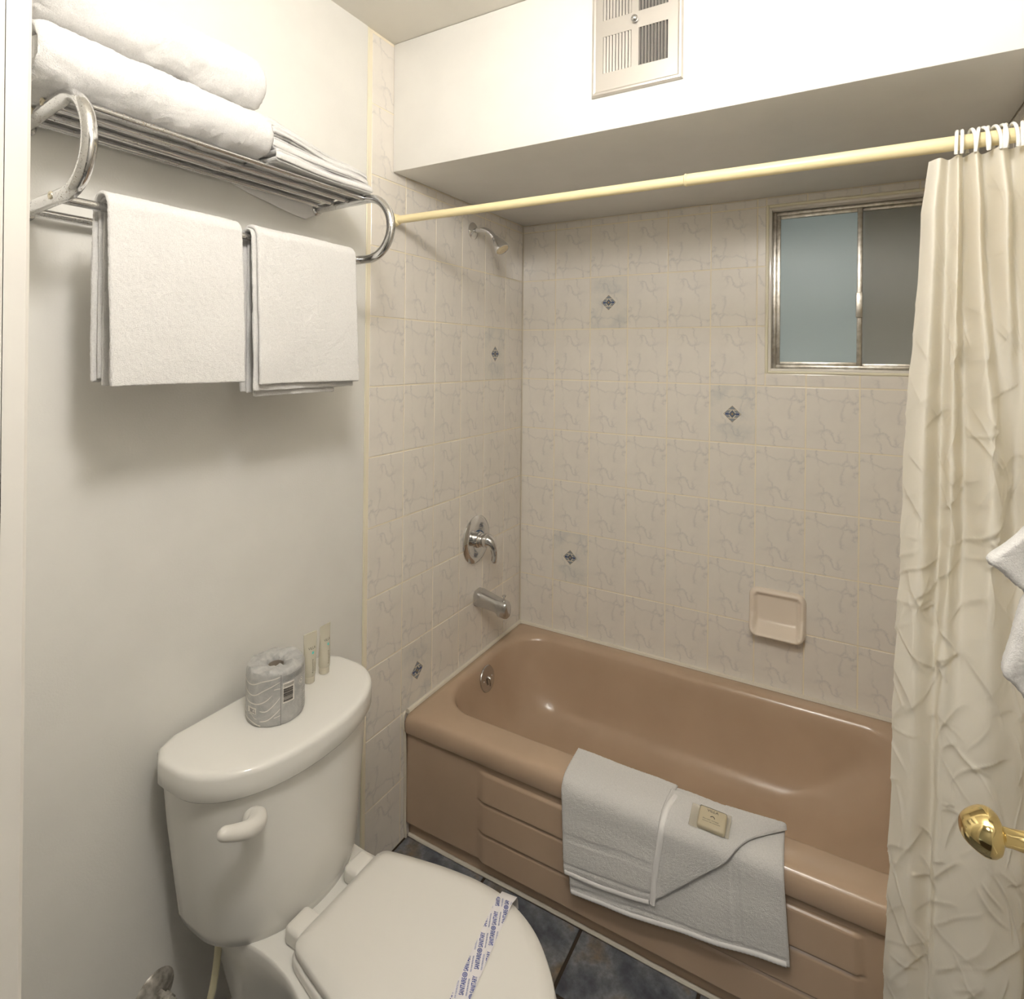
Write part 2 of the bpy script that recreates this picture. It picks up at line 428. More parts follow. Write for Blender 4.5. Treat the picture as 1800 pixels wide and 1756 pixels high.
# skirting
bm = bmesh.new()
prof = [(0, 0), (.013, 0), (.013, .034), (.0105, .037), (.0105, .041), (.012, .044), (.009, .052), (.006, .054), (.006, .058), (.003, .063), (0, .063)]
rings = [[(x, y, z) for x, z in prof] for y in (-1.955, -.936)]
V, F = loft_vf(rings); props(mesh('baseboard_left', V, F, M['trim'], None, True, 25), 'low moulded white baseboard behind the toilet', kind='structure')
# doorway casing
t3 = thing('trim_3', 'white moulded door casing around the doorway', None, (DX0, YD, 0), kind='structure')
def casing(x0, sgn):
    pr = [(0, 0), (0, .014), (.004, .0175), (.012, .0185), (.017, .0135), (.022, .0125), (.024, .0155), (.05, .0125), (.058, .009), (.062, .004), (.062, 0)]
    rr = [[(x0-sgn*a, YD+b, z) for a, b in pr] for z in (.0, DZ+.06)]
    V, F = loft_vf(rr); return V, F
V, F = casing(DX0, 1); mesh('door_casing', V, F, M['trim'], t3, True, 25)
V, F = casing(DX1+.005, -1); mesh('door_casing', V, F, M['trim'], t3, True, 25)
box('door_casing', (DX0, YD, DZ), (DX1, YD+.016, DZ+.06), M['trim'], t3, .004)
bm = bmesh.new()
add_box(bm, (DX0-.02, YD-.13, 0), (DX0, YD+.0005, DZ)); add_box(bm, (DX1, YD-.13, 0), (DX1+.02, YD-.036, DZ)); add_box(bm, (DX0-.02, YD-.13, DZ), (DX1+.02, YD+.0005, DZ+.02)); add_box(bm, (DX0, YD-.075, 0), (DX0+.012, YD-.045, DZ))
frombm('door_jamb', bm, M['trim'], t3, False)
# window
win = thing('window_1', 'small frosted sliding window in an aluminium frame high on the tiled wall', None, ((wx0+wx1)/2, .05, wz0), kind='structure')
def rect_frame(name, x0, x1, z0, z1, w, ya, yb, m, parent, bev=.002):
    bm = bmesh.new()
    for a, b in (((x0, ya, z0), (x0+w, yb, z1)), ((x1-w, ya, z0), (x1, yb, z1)), ((x0+w*.98, ya+.0004, z0), (x1-w*.98, yb, z0+w)), ((x0+w*.98, ya+.0004, z1-w), (x1-w*.98, yb, z1))): add_box(bm, a, b, bev, 2)
    return frombm(name, bm, m, parent)
rect_frame('edge_trim', wx0-.007, wx1+.007, wz0-.007, wz1+.007, .009, -.004, .03, M['cream_bead'], win, .003)
rect_frame('reveal', wx0+.0005, wx1-.0005, wz0+.0005, wz1-.0005, .010, .004, .10, M['tile'], win, .001)
rect_frame('outer_frame', wx0+.010, wx1-.010, wz0+.010, wz1-.012, .012, .040, .085, M['alu'], win)
xm = 1.236
rect_frame('sash', wx0+.021, xm+.004, wz0+.020, wz1-.022, .014, .044, .060, M['alu'], win)
rect_frame('sash', xm-.006, wx1-.021, wz0+.018, wz1-.020, .012, .062, .078, M['alu'], win)
box('pane', (wx0+.033, .050, wz0+.032), (xm-.008, .054, wz1-.034), M['pane'], win)
box('pane', (xm+.004, .068, wz0+.028), (wx1-.031, .072, wz1-.030), M['pane2'], win)
box('insect_screen', (xm+.012, .088, wz0+.014), (wx1-.014, .0885, wz1-.016), M['screen'], win)
box('latch', (xm-.013, .034, 1.66), (xm+.006, .046, 1.742), M['alu'], win, .002)

# ------------------------------------------------------------------ bathtub
def rrect(x0, x1, y0, y1, r, z, n=14, dens=10):
    r = min(r, (x1-x0)/2-.001, (y1-y0)/2-.001); P = []
    C = ((x1-r, y1-r, 0), (x0+r, y1-r, PI/2), (x0+r, y0+r, PI), (x1-r, y0+r, 1.5*PI))
    for k, (cx, cy, a0) in enumerate(C):
        for i in range(n): 
            a = a0+PI/2*i/(n-1); P.append((cx+r*math.cos(a), cy+r*math.sin(a), z))
        nx = C[(k+1) % 4]; a1 = a0+PI/2
        p = P[-1]; q = (nx[0]+r*math.cos(nx[2]), nx[1]+r*math.sin(nx[2]), z)
        for i in range(1, dens): f = i/dens; P.append((p[0]+(q[0]-p[0])*f, p[1]+(q[1]-p[1])*f, z))
    return P
tub = thing('bathtub', 'tan enamelled bathtub built in along the tiled wall', 'bathtub', (.76, -.38, 0))
TX0, TX1, TY0, TY1 = .002, XR-.003, -.752, -.002
IX0, IX1, IY0, IY1 = .040, 1.405, -.650, -.062
R = []
def rr(d, z, r=.012): R.append(rrect(TX0+d, TX1-d, TY0+d, TY1-d, r, z))
rr(.012, .336); rr(.004, .338); rr(0, .345); rr(0, .372, .012); rr(.002, .384, .014); rr(.007, .394, .016); rr(.016, .3995, .02); rr(.028, .401, .025)
def ir(d, z, r, dl=0, dr=0): R.append(rrect(IX0+d+dl, IX1-d-dr, IY0+d, IY1-d, r, z))
ir(-.012, .4005, .150); ir(-.004, .398, .150); ir(.004, .392, .150); ir(.010, .380, .150); ir(.015, .35, .15); ir(.026, .28, .15, .006, .03); ir(.040, .21, .15, .014, .08); ir(.055, .165, .15, .024, .13); ir(.078, .135, .14, .036, .17); ir(.11, .12, .12, .05, .20); ir(.16, .115, .09, .06, .22)
V, F = loft_vf(R, False, True)
mesh('basin', V, F, M['tub'], tub, True, 60)
# apron as relief
def smooth(a, b, x):
    t = min(max((x-a)/(b-a), 0), 1); return t*t*(3-2*t)
nx, nzz = 150, 130; V = []
for i in range(nx):
    x = TX0+(TX1-TX0)*i/(nx-1)
    for j in range(nzz):
        z = .338*j/(nzz-1)
        h = 0
        inp = smooth(.284, .290, x)*(1-smooth(1.226, 1.232, x))
        for zt, zb in ((.315, .226), (.226, .137), (.137, .05)):
            if zb <= z < zt:
                f = (zt-z)/(zt-zb)                       # 0 top, 1 bottom
                h = (.0045+.0055*f)*inp if f < .93 else (.0096-.0115*smooth(.93, 1, f))*inp
                if f < .10: h = (-.0019+.0069*smooth(0, .10, f))*inp
        y = -.738-h
        y += .020*(1-smooth(.040, .058, z+.004*smooth(.28, .1, x)))  # toe recess
        V.append((x, y, z))
F = [(i*nzz+j, (i+1)*nzz+j, (i+1)*nzz+j+1, i*nzz+j+1) for i in range(nx-1) for j in range(nzz-1)]
ap = mesh('apron', V, F, M['tub'], tub, True)
ap.modifiers.new('thick', 'SOLIDIFY').thickness = .004
ap.modifiers['thick'].offset = 1 if False else -1
def strip_tube(name, pts, r, m, parent): return tube(name, pts, r, m, parent, 8)
strip_tube('caulk_bead', [(x, -.006, .3985) for x in np.linspace(.002, 1.52, 30)], .0085, M['caulk'], tub)
strip_tube('caulk_bead', [(.006, y, .3985) for y in np.linspace(-.004, -.735, 20)], .0080, M['caulk'], tub)
strip_tube('caulk_bead', catmull([(.002, -.742, .402), (.0025, -.752, .392), (.003, -.754, .36), (.003, -.745, .33), (.003, -.741, .2), (.003, -.741, .06), (.003, -.735, .002)], 6), .0045, M['caulk'], tub)
strip_tube('caulk_bead', [(x, -.722-.004*math.sin(x*9)*.3, .002+.0012*nz((x*30, 0, 0))) for x in np.linspace(.004, 1.52, 80)], .006, M['caulk'], tub)
# overflow plate on the sloped end
ax = Vector((1, 0, .16)).normalized(); oc = Vector((.0575, -.352, .335))
V, F = lathe_vf([(0, .045), (.004, .0458), (.0065, .044), (.0085, .036), (.009, .0)], oc, ax, 40)
ov = mesh('overflow_plate', V, F, M['brushed'], tub, True, 30)
tube('trip_lever', [oc+ax*.006+Vector((0, 0, .006)), oc+ax*.017+Vector((0, 0, .001)), oc+ax*.021+Vector((0, 0, -.012)), oc+ax*.019+Vector((0, 0, -.024))], [.005, .005, .0045, .004], M['chrome'], ov, 10)
for s in (-1, 1): lathe('screw', [(0, .004), (.0015, .004), (.002, .002), (.002, 0)], oc+ax*.0085+Vector((0, s*.027, .0)), ax, M['chrome'], ov, 12)

# ------------------------------------------------------------------ toilet
TC = -1.315
toilet = thing('toilet', 'white two-piece toilet with its lid closed, backed against the painted wall', 'toilet', (.40, TC, 0))
def D(w, xb, cut, xs, xf, z, n=44, pw=2.3, cy=TC):
    """D outline: flat back at xb, clipped corners, curved front"""
    P = [(xb, -w+cut), (xb+cut*.35, -w+cut*.35), (xb+cut, -w*.995)]
    P += [(xb+cut+(xs-xb-cut)*f, -w) for f in (.35, .7, 1)]
    for i in range(1, n):
        a = PI*i/n; c, s = math.cos(a), math.sin(a)
        yy = -w*math.copysign(abs(c)**(2/pw), c); xx = xs+(xf-xs)*abs(s)**(2/pw)
        P.append((xx, yy))
    P += [(xb+cut+(xs-xb-cut)*f, w) for f in (1, .7, .35)]
    P += [(xb+cut, w*.995), (xb+cut*.35, w-cut*.35), (xb, w-cut)]
    Q = resample(P+[P[0]], .0025*4)[:-1] if False else P
    return [(x, y+cy, z) for x, y in Q]
tank_rings = []
for z, w, xs, xf, xb, pw in ((.386, .150, .12, .235, .07, 2.0), (.388, .163, .125, .255, .055, 2.0), (.396, .176, .13, .268, .045, 2.0), (.42, .183, .13, .271, .038, 2.05), (.50, .191, .128, .268, .032, 2.15), (.60, .202, .125, .265, .028, 2.3), (.704, .211, .125, .262, .026, 2.4)):
    tank_rings.append(D(w, xb, .03, xs, xf, z, pw=pw))
loft('tank', tank_rings, M['porcelain'], toilet, angle=60)
lid = []
for d, z in ((.012, .698), (.004, .699), (0, .704), (0, .724), (0, .740), (.0015, .7455), (.005, .7495), (.010, .7513), (.017, .752)):
    lid.append(D(.228-d, .022+d*.7, .048, .125, .282-d, z, pw=2.15))
loft('tank_lid', lid, M['porcelain'], toilet, angle=60)
# flush lever
lv = lathe('flush_lever', [(0, .019), (.008, .019), (.013, .017), (.016, .01), (.0165, 0)], (.246, TC-.150, .660), (.86, -.5, 0), M['plastic'], toilet, 28)
V, F = tube_vf(catmull([(.256, TC-.150, .664), (.270, TC-.160, .666), (.277, TC-.182, .672), (.274, TC-.207, .682), (.269, TC-.226, .691), (.266, TC-.234, .695)], 6), [.0175]*3+[.017]*3+list(np.linspace(.0165, .0118, 18))+list(np.sqrt(np.linspace(1, .02, 7))*.0116), 24)
mesh('lever_paddle', V, F, M['plastic'], lv, True, 60)
# bowl
def outline(halfpts, n=7):
    h = catmull(halfpts, n)
    return [(x, w) for x, w in h]+[(x, -w) for x, w in h[::-1][1:-1]]
def ringat(hp, z, sx=1, sw=1, x0=.30, dx=0):
    return [((x-x0)*sx+x0+dx, TC+w*sw, z) for x, w in outline(hp)]
rim = [(.060, .0), (.060, .12), (.075, .138), (.16, .142), (.25, .134), (.33, .140), (.42, .166), (.50, .180), (.58, .178), (.66, .158), (.73, .115), (.775, .055), (.786, 0)]
low = [(.110, .0), (.110, .06), (.12, .085), (.18, .095), (.25, .098), (.31, .104), (.38, .116), (.44, .122), (.48, .118), (.53, .1), (.57, .07), (.595, .035), (.60, 0)]
def blend(a, b, f): return [(p[0]*(1-f)+q[0]*f, p[1]*(1-f)+q[1]*f) for p, q in zip(a, b)]
br = [ringat(low, 0, 1, 1.06), ringat(low, .02, 1, 1.04), ringat(blend(rim, low, .97), .10), ringat(blend(rim, low, .82), .19), ringat(blend(rim, low, .5), .28), ringat(blend(rim, low, .2), .335), ringat(blend(rim, low, .04), .365), ringat(rim, .378), ringat(rim, .388), ringat(blend(rim, low, .03), .395), ringat(blend(rim, low, .09), .397)]
loft('bowl', br, M['porcelain'], toilet, angle=75)
lidh = [(.318, 0), (.318, .095), (.320, .108), (.327, .119), (.345, .127), (.412, .143), (.48, .156), (.55, .163), (.62, .158), (.69, .130), (.745, .085), (.780, .040), (.790, 0)]
def grow(h, d): return [(x+(x-.54)*d/.24, w*(1+d/.15)) for x, w in h]
seat = grow(lidh, .004)
loft('seat', [ringat(grow(seat, -.006), .399), ringat(seat, .402), ringat(seat, .414), ringat(grow(seat, -.004), .418)], M['plastic'], toilet, angle=60)
sl = loft('seat_lid', [ringat(grow(lidh, -.004), .420), ringat(lidh, .423), ringat(lidh, .433), ringat(grow(lidh, -.003), .4375), ringat(grow(lidh, -.022), .4455), ringat(grow(lidh, -.030), .4462), ringat(grow(lidh, -.045), .4464), [(.54+(x-.54)*.35, TC+(y-TC)*.35, .4464) for x, y, z in ringat(lidh, 0)], [(.54+(x-.54)*.02, TC+(y-TC)*.02, .4464) for x, y, z in ringat(lidh, 0)]], M['plastic'], toilet, angle=60)
for s in (-1, 1):
    bm = bmesh.new(); add_box(bm, (.274, TC+s*.075-.028, .396), (.318, TC+s*.075+.028, .432), .010, 4); frombm('hinge', bm, M['plastic'], toilet)

# text helper: returns verts (2D), faces of a text, left-bottom origin, cap height about size*.7
def text2d(s, size, bold=0.0, align='LEFT', space=1.0):
    cu = bpy.data.curves.new('txt', 'FONT'); cu.body = s; cu.size = size; cu.align_x = align; cu.offset = bold; cu.space_character = space
    cu.resolution_u = 2
    o = bpy.data.objects.new('txt', cu); COL.objects.link(o)
    dg = bpy.context.evaluated_depsgraph_get(); me = bpy.data.meshes.new_from_object(o.evaluated_get(dg))
    V = [(v.co.x, v.co.y) for v in me.vertices]; F = [tuple(p.vertices) for p in me.polygons]
    bpy.data.objects.remove(o); bpy.data.curves.remove(cu); bpy.data.meshes.remove(me)
    return V, F
def disc2d(cx, cy, r0, r1, n=24, a0=0, a1=2*PI):
    V, F = [], []
    for i in range(n+1):
        a = a0+(a1-a0)*i/n
        V += [(cx+r0*math.cos(a), cy+r0*math.sin(a)), (cx+r1*math.cos(a), cy+r1*math.sin(a))]
    for i in range(n): F.append((2*i, 2*i+1, 2*i+3, 2*i+2))
    return V, F
def rect2d(x0, x1, y0, y1): return [(x0, y0), (x1, y0), (x1, y1), (x0, y1)], [(0, 1, 2, 3)]
def xf2(vf, ang=0, sx=1, sy=1, dx=0, dy=0):
    c, s = math.cos(ang), math.sin(ang)
    return [(c*x*sx-s*y*sy+dx, s*x*sx+c*y*sy+dy) for x, y in vf[0]], vf[1]

# paper band across the closed lid
band = thing('sanitary_paper_band', 'white paper band with blue lettering wrapped across the toilet lid', 'paper band', (.64, TC, .447))
p0, p1 = Vector((.6165, -1.153)), Vector((.661, -1.478)); dd = (p1-p0).normalized(); nn = Vector((-dd.y, dd.x)); hw = .0165
prof = [(-.014, .405), (-.010, .425), (-.0055, .4365), (.004, .4395), (.02, .4470), (.035, .4478)]
L = (p1-p0).length
path = prof+[(L*f, .4479) for f in np.linspace(.15, .85, 12)]+[(L-a, z) for a, z in prof[::-1]]
V = []
for s_, z in path:
    for k in range(5):
        p = p0+dd*s_+nn*hw*(k/2-1); V.append((p.x, p.y, z))
F = [(i*5+k, i*5+k+1, i*5+k+6, i*5+k+5) for i in range(len(path)-1) for k in range(4)]
mesh('band_strip', V, F, M['paper'], band, True)
td = math.atan2(.0255, -.0105)
tx, ty = Vector((math.cos(td), math.sin(td))), Vector((-math.sin(td), math.cos(td)))
def on_band(entries, z, name, m):
    V, F = join_vf([xf2(t, td, 1, 1, x, y) for t, x, y in entries])
    bm = bmesh.new()
    vs = [bm.verts.new((x, y, 0)) for x, y in V]
    for f in F:
        try: bm.faces.new([vs[i] for i in f])
        except ValueError: pass
    for sgn in (-1, 1):
        pc = p0+nn*(hw-.0006)*sgn
        bmesh.ops.bisect_plane(bm, geom=bm.verts[:]+bm.edges[:]+bm.faces[:], plane_co=(pc.x, pc.y, 0), plane_no=(nn.x*sgn, nn.y*sgn, 0), clear_outer=True)
    for s_, sg in ((.020, -1), (L-.02, 1)):
        pc = p0+dd*s_; bmesh.ops.bisect_plane(bm, geom=bm.verts[:]+bm.edges[:]+bm.faces[:], plane_co=(pc.x, pc.y, 0), plane_no=(dd.x*sg, dd.y*sg, 0), clear_outer=True)
    for v in bm.verts: v.co.z = z
    for f in bm.faces:
        f.normal_update()
        if f.normal.z < 0: f.normal_flip()
    return frombm_nr(name, bm, m, band)
def frombm_nr(name, bm, m, parent):
    me = bpy.data.meshes.new(name); bm.to_mesh(me); bm.free(); return fin(name, me, m, parent, False)
def fitw(s, width, height, bold=0):
    V, F = text2d(s, 1, bold); x0 = min(v[0] for v in V); x1 = max(v[0] for v in V); y1 = max(v[1] for v in V)
    return [((x-x0)*width/(x1-x0), y*height/y1) for x, y in V], F
big, small, rings_ = [], [], []
SA, SE = fitw('SANITARY', .0274, .0082, .016), fitw('SANITAIRE', .0276, .0082, .016)
FP, PP = fitw('FOR YOUR PROTECTION', .0270, .0026, .015), fitw('POUR VOTRE PROTECTION', .0270, .0026, .015)
base = Vector((.6323, -1.3212)); st1 = Vector((.6319, -1.2736))-base       # next word up the band
rowv = Vector((.6168, -1.2347))-Vector((.6319, -1.2736))
for i in range(-7, 8):
    for j in range(-7, 8):
        b = base+tx*(.0385*j)+ty*(.0178*i)-tx*(.0055*i)
        isA = (i+j) % 2 == 0
        big.append((SA if isA else SE, b.x, b.y))
        q = b-ty*.0062; small.append((FP if isA else PP, q.x, q.y))
        if isA:
            o = b-tx*.0060+ty*.004
            rings_ += [(disc2d(0, 0, 0, .0012), o.x, o.y), (disc2d(0, 0, .0020, .0028), o.x, o.y), (disc2d(0, 0, .0034, .0044), o.x, o.y)]
on_band(big, .4483, 'lettering', M['ink_blue']); on_band(small, .4483, 'small_lettering', M['ink_blue2']); on_band(rings_, .4484, 'emblem', M['ink_blue'])
for o_ in band.children:
    if o_.name != 'band_strip': o_['kind'] = 'stuff'

# water supply
sup = thing('water_supply_valve', 'corroded chrome shutoff valve on the wall with cream hose rising to the tank', 'valve', (0, -1.506, .235))
lathe('escutcheon', [(.0005, .040), (.004, .038), (.010, .026), (.012, .016), (.014, .012)], (0, -1.506, .237), (1, 0, 0), M['valve'], sup, 32)
lathe('valve_body', [(.006, .0105), (.03, .0105), (.031, .014), (.045, .0145), (.046, .011), (.062, .011), (.064, .006), (.064, 0)], (0, -1.506, .237), (1, .1, 0), M['valve'], sup, 6, 20)
tube('hose', catmull([(.128, -1.452, .372), (.127, -1.454, .33), (.120, -1.458, .27), (.110, -1.466, .215), (.098, -1.476, .180), (.080, -1.490, .175), (.062, -1.500, .195), (.054, -1.502, .228)], 8), .0068, M['hose'], sup, 14)
lathe('coupling_nut', [(0, .0085), (.004, .0095), (.014, .0095), (.018, .008)], (.128, -1.452, .370), (0, 0, 1), M['valve'], sup, 12)

# ------------------------------------------------------------------ wrapped toilet roll
RC = Vector((.136, -1.331)); RR, RZ, RH = .0590, .752, .112
KZ = 1.12
roll = thing('toilet_roll', 'toilet paper roll in grey wrapper with white wavy lines, upright on the tank lid', 'toilet roll', (RC.x, RC.y, RZ))
NA = 120; rings = []
for z, r in ((.0005, .80), (.0012, .955), (.005, .99), (.012, 1.0), (.03, 1), (.05, 1), (.07, 1), (.085, .995), (.093, .985), (.097, .955), (.0995, .90), (.1005, .78), (.100, .62), (.0985, .45), (.096, .34), (.090, .29), (.06, .285), (.03, .28)):
    ring = []
    for i in range(NA):
        a = 2*PI*i/NA; q = Vector((math.cos(a)*3, math.sin(a)*3, z*40))
        k = 1+.010*noise.noise(q)+.006*noise.noise(q*2.5)*(1 if z > .088 or z < .01 else .5)
        zz = z
        if z > .09 and r < .93: zz += .0035*noise.noise(Vector((math.cos(a)*2.5, math.sin(a)*2.5, r*4)))+.002*math.sin(a*7+r*9)
        if r < .7 and z > .08: k *= 1+.06*math.sin(a*5+1)+.04*math.sin(a*9)
        ring.append((RC.x+RR*r*k*math.cos(a), RC.y+RR*r*k*math.sin(a), RZ+zz))
    rings.append([(a_, b_, RZ+(c_-RZ)*KZ) for a_, b_, c_ in ring])
loft('wrapper', rings, M['wrap'], roll, True, True, 50)
PHC = math.atan2(-2.167-RC.y, 1.1946-RC.x)
lathe('core', [(.0, .0155), (.098, .0155), (.098, .0140), (.0, .0140)], (RC.x, RC.y, RZ+.004), (0, 0, 1), M['cardboard'], roll, 28)
def on_roll(name, vfs, m, lift=.0006, sub=True):
    """2D pattern (arc length, height) wrapped on the roll; 0 faces the doorway"""
    V, F = join_vf(vfs); bm = bmesh.new(); vs = [bm.verts.new((x, y, 0)) for x, y in V]
    for f in F:
        try: bm.faces.new([vs[i] for i in f])
        except ValueError: pass
    if sub:
        for k in range(-12, 13):
            bmesh.ops.bisect_plane(bm, geom=bm.verts[:]+bm.edges[:]+bm.faces[:], plane_co=(k*.008, 0, 0), plane_no=(1, 0, 0))
    for v in bm.verts:
        a = PHC+v.co.x/RR; z = v.co.y
        q = Vector((math.cos(a)*3, math.sin(a)*3, z*40)); k = 1+.010*noise.noise(q)+.003*noise.noise(q*2.5)
        r = RR*k*(1-.006*smooth(.07, .093, z))+lift
        v.co = (RC.x+r*math.cos(a), RC.y+r*math.sin(a), RZ+z*KZ)
    return frombm(name, bm, m, roll, False)
def wave_strip(pts, w):
    P = catmull(pts, 6); V, F = [], []
    for i, p in enumerate(P):
        f = i/(len(P)-1); ww = w*min(1, 6*f+.15, 6*(1-f)+.15)/2
        V += [(p[0], p[1]-ww), (p[0], p[1]+ww)]
    return V, [(2*i, 2*i+2, 2*i+3, 2*i+1) for i in range(len(P)-1)]
A = lambda d: math.radians(d)*RR
sm = A(9)
on_roll('printed_waves', [
    wave_strip([(A(-100), .094), (A(-75), .080), (A(-50), .077), (A(-25), .085), (A(0), .089), (sm, .091)], .0022),
    wave_strip([(A(-100), .080), (A(-70), .062), (A(-45), .058), (A(-20), .070), (sm, .082)], .0022),
    wave_strip([(A(-100), .066), (A(-70), .046), (A(-40), .043), (A(-20), .049), (A(-6), .060)], .0021),
    wave_strip([(A(-32), .031), (A(-18), .031), (A(-4), .041), (sm, .054)], .0021),
    wave_strip([(A(-32), .012), (A(-15), .015), (A(0), .025), (sm, .033)], .0021),
    wave_strip([(A(-4), .069), (A(3), .0695), (sm, .069)], .0014), wave_strip([(A(-4), .017), (sm, .020)], .0013),
    wave_strip([(A(-95), .012), (A(-60), .011), (A(-30), .004), (A(-12), -.0)][:3]+[(A(-34), .006)], .0022),
    wave_strip([(A(-100), .024), (A(-85), .021), (A(-70), .021)], .0018),
    wave_strip([(A(-62), .0215), (A(-52), .0225), (A(-44), .0175), (A(-37), .0155)], .0012)], M['ink_white'])
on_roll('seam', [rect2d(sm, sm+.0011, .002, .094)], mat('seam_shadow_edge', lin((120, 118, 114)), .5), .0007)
T = xf2(fitw('TORK', .0175, .0075, .03), PI, 1, 1, A(-40)+.0005, .0335)
on_roll('brand_box', [rect2d(A(-63), A(-40)+.0015, .0245, .0355)], M['ink_white'], .0007)
on_roll('brand_lettering', [T], M['ink_grey'], .0011)
x0, x1 = A(13), A(37)
on_roll('barcode_box', [rect2d(x0, x1, .040, .0775)], M['ink_white'], .0007)
bars = []; z = .043; rb = random.Random(7)
while z < .068:
    h = rb.choice((.0005, .0008, .0012, .0016)); bars.append(rect2d(x0+.0012, x1-.0032, z, z+h)); z += h+rb.choice((.0004, .0006, .0009))
bars += [rect2d(x0+.0012, x1-.0012, zz, zz+.0006) for zz in (.0705, .0722, .0739)]
on_roll('barcode', bars, M['ink_dark'], .0011)
on_roll('recycling_mark', [disc2d(A(55), .066, .0062, .0068, 28)]+[disc2d(A(55), .066, .0022, .0042, 8, a, a+1.6) for a in (.2, 2.3, 4.4)], M['ink_white'], .0008)
fpo = on_roll('fine_print', [rect2d(A(12), A(70), .0805+.0022*k, .0811+.0022*k) for k in range(5)]+[rect2d(A(58), A(66+5*(k % 3)), .012+.0045*k, .0128+.0045*k) for k in range(9)], M['ink_grey'], .0008)

fpo['kind'] = 'stuff'
# ------------------------------------------------------------------ travel tubes standing on their caps
def amen(loc, yaw, lean, label, word):
    t = thing('shampoo_tube', label, 'toiletry tube', loc, 'clear toiletry tubes on the tank')
    X, Y, Z = loc; n = 36
    def ring(z, a, b): return [(X+a*math.cos(2*PI*i/n), Y+b*math.sin(2*PI*i/n), Z+z) for i in range(n)]
    def rot(o):
        o.matrix_basis = Matrix.Translation(loc) @ Matrix.Rotation(yaw, 4, 'Z') @ Matrix.Rotation(lean, 4, 'X') @ Matrix.Translation(-Vector(loc))
        return o
    rot(loft('cap', [ring(0, .0098, .0098), ring(.001, .0118, .0118), ring(.014, .0122, .0122), ring(.0165, .0118, .0118)], M['tubecap'], t))
    body = rot(loft('tube_body', [ring(.0165, .0128, .0128), ring(.02, .0134, .0134), ring(.04, .0140, .0132), ring(.06, .0148, .0112), ring(.08, .0160, .0075), ring(.094, .0172, .0035), ring(.100, .0176, .0016), ring(.116, .0178, .0012)], M['tubeskin'], t))
    # print on the face (local -y side)
    def face(vfs):
        V, F = join_vf(vfs); out = []
        for x, z in V:
            b = np.interp(z, [.0165, .02, .04, .06, .08, .094, .1, .116], [.0128, .0134, .0132, .0112, .0075, .0035, .0016, .0012]); a = np.interp(z, [.02, .04, .06, .08, .1], [.0134, .014, .0148, .016, .0176])
            out.append((X+x, Y-b*math.sqrt(max(.02, 1-(x/a)**2))-.0004, Z+z))
        return out, F
    V, F = face([xf2(fitw('VILLA', .0185, .0055, 0), 0, 1, 1, -.0085, .079)]); rot(mesh('lettering', V, F, M['ink_dark'], t, False))
    V, F = face([disc2d(.0018, .071, 0, .0030)]); rot(mesh('emblem', V, F, M['ink_teal'], t, False))
    V, F = face([xf2(fitw('Rejuvenating', .031, .0034), PI/2, 1, 1, .001, .026), xf2(fitw(word, .021, .0026), PI/2, 1, 1, .006, .028)]); rot(mesh('small_lettering', V, F, M['ink_dark'], t, False))
    return t
amen((.108, -1.216, .752), math.radians(82), .02, 'clear toiletry tube standing on its cap just behind the wrapped toilet roll', 'shampoo')
amen((.106, -1.170, .752), math.radians(94), .02, 'clear toiletry tube standing by the tank lid corner, farther from the toilet roll', 'conditioner')

# ------------------------------------------------------------------ tub and shower fittings
sh = thing('wall_shower', 'chrome shower head on a bent arm high on the tiled wall', 'shower head', (0, -.386, 1.983))
lathe('wall_flange', [(.0, .030), (.003, .031), (.007, .027), (.011, .016), (.013, .010)], (0, -.386, 1.983), (1, 0, 0), M['chrome'], sh, 36)
tube('shower_arm', catmull([(.004, -.386, 1.983), (.03, -.386, 1.984), (.055, -.386, 1.982), (.075, -.386, 1.970), (.092, -.386, 1.953), (.100, -.386, 1.945)], 8), .0088, M['chrome'], sh, 18)
hd = Vector((.58, -.06, -.80)).normalized(); ho = Vector((.096, -.386, 1.950))
lathe('nozzle_bell', [(0, .0105), (.004, .0125), (.010, .0125), (.013, .0145), (.022, .0185), (.034, .0235), (.046, .0265), (.054, .0275), (.060, .0270), (.0605, .0245), (.058, .022)], ho, hd, M['chrome'], sh, 40)
fc = lathe('spray_face', [(.055, .0235), (.0595, .0232), (.0600, .018), (.0590, .0175), (.0605, .016), (.0605, .012), (.0592, .0115), (.061, .010), (.0612, .005), (.0612, 0)], ho, hd, mat('cream_spray_face', lin((226, 210, 176)), .3), sh, 36)
vh = thing('shower_valve', 'round chrome shower valve plate with one curved lever', 'shower valve', (0, -.346, .837))
vo = (0, -.346, .837)
lathe('escutcheon', [(.0, .088), (.004, .0885), (.007, .086), (.013, .072), (.0145, .066), (.013, .062), (.0128, .03)], vo, (1, 0, 0), M['chrome'], vh, 56)
lathe('collar', [(.012, .030), (.020, .029), (.023, .025), (.030, .025), (.032, .022), (.040, .022)], vo, (1, 0, 0), M['chrome'], vh, 36)
tube('lever', catmull([(.032, -.346, .837), (.041, -.346, .838), (.054, -.345, .839), (.068, -.343, .831), (.078, -.341, .812), (.081, -.341, .788), (.079, -.342, .768), (.078, -.342, .762)], 6), list(np.interp(np.linspace(0, 7, 43), range(8), [.020, .0255, .0260, .0205, .0138, .0108, .0108, .006])), M['chrome'], vh, 22)
tube('temperature_mark', [(.0155, -.346+.034*math.cos(a), .837+.034*math.sin(a)) for a in np.linspace(.5, 1.9, 12)], .0012, mat('blue_mark', lin((40, 96, 140)), .4), vh, 6)
sp = thing('tub_spout', 'chrome tub spout with a diverter knob under the valve', 'tub spout', (0, -.330, .617))
R = []
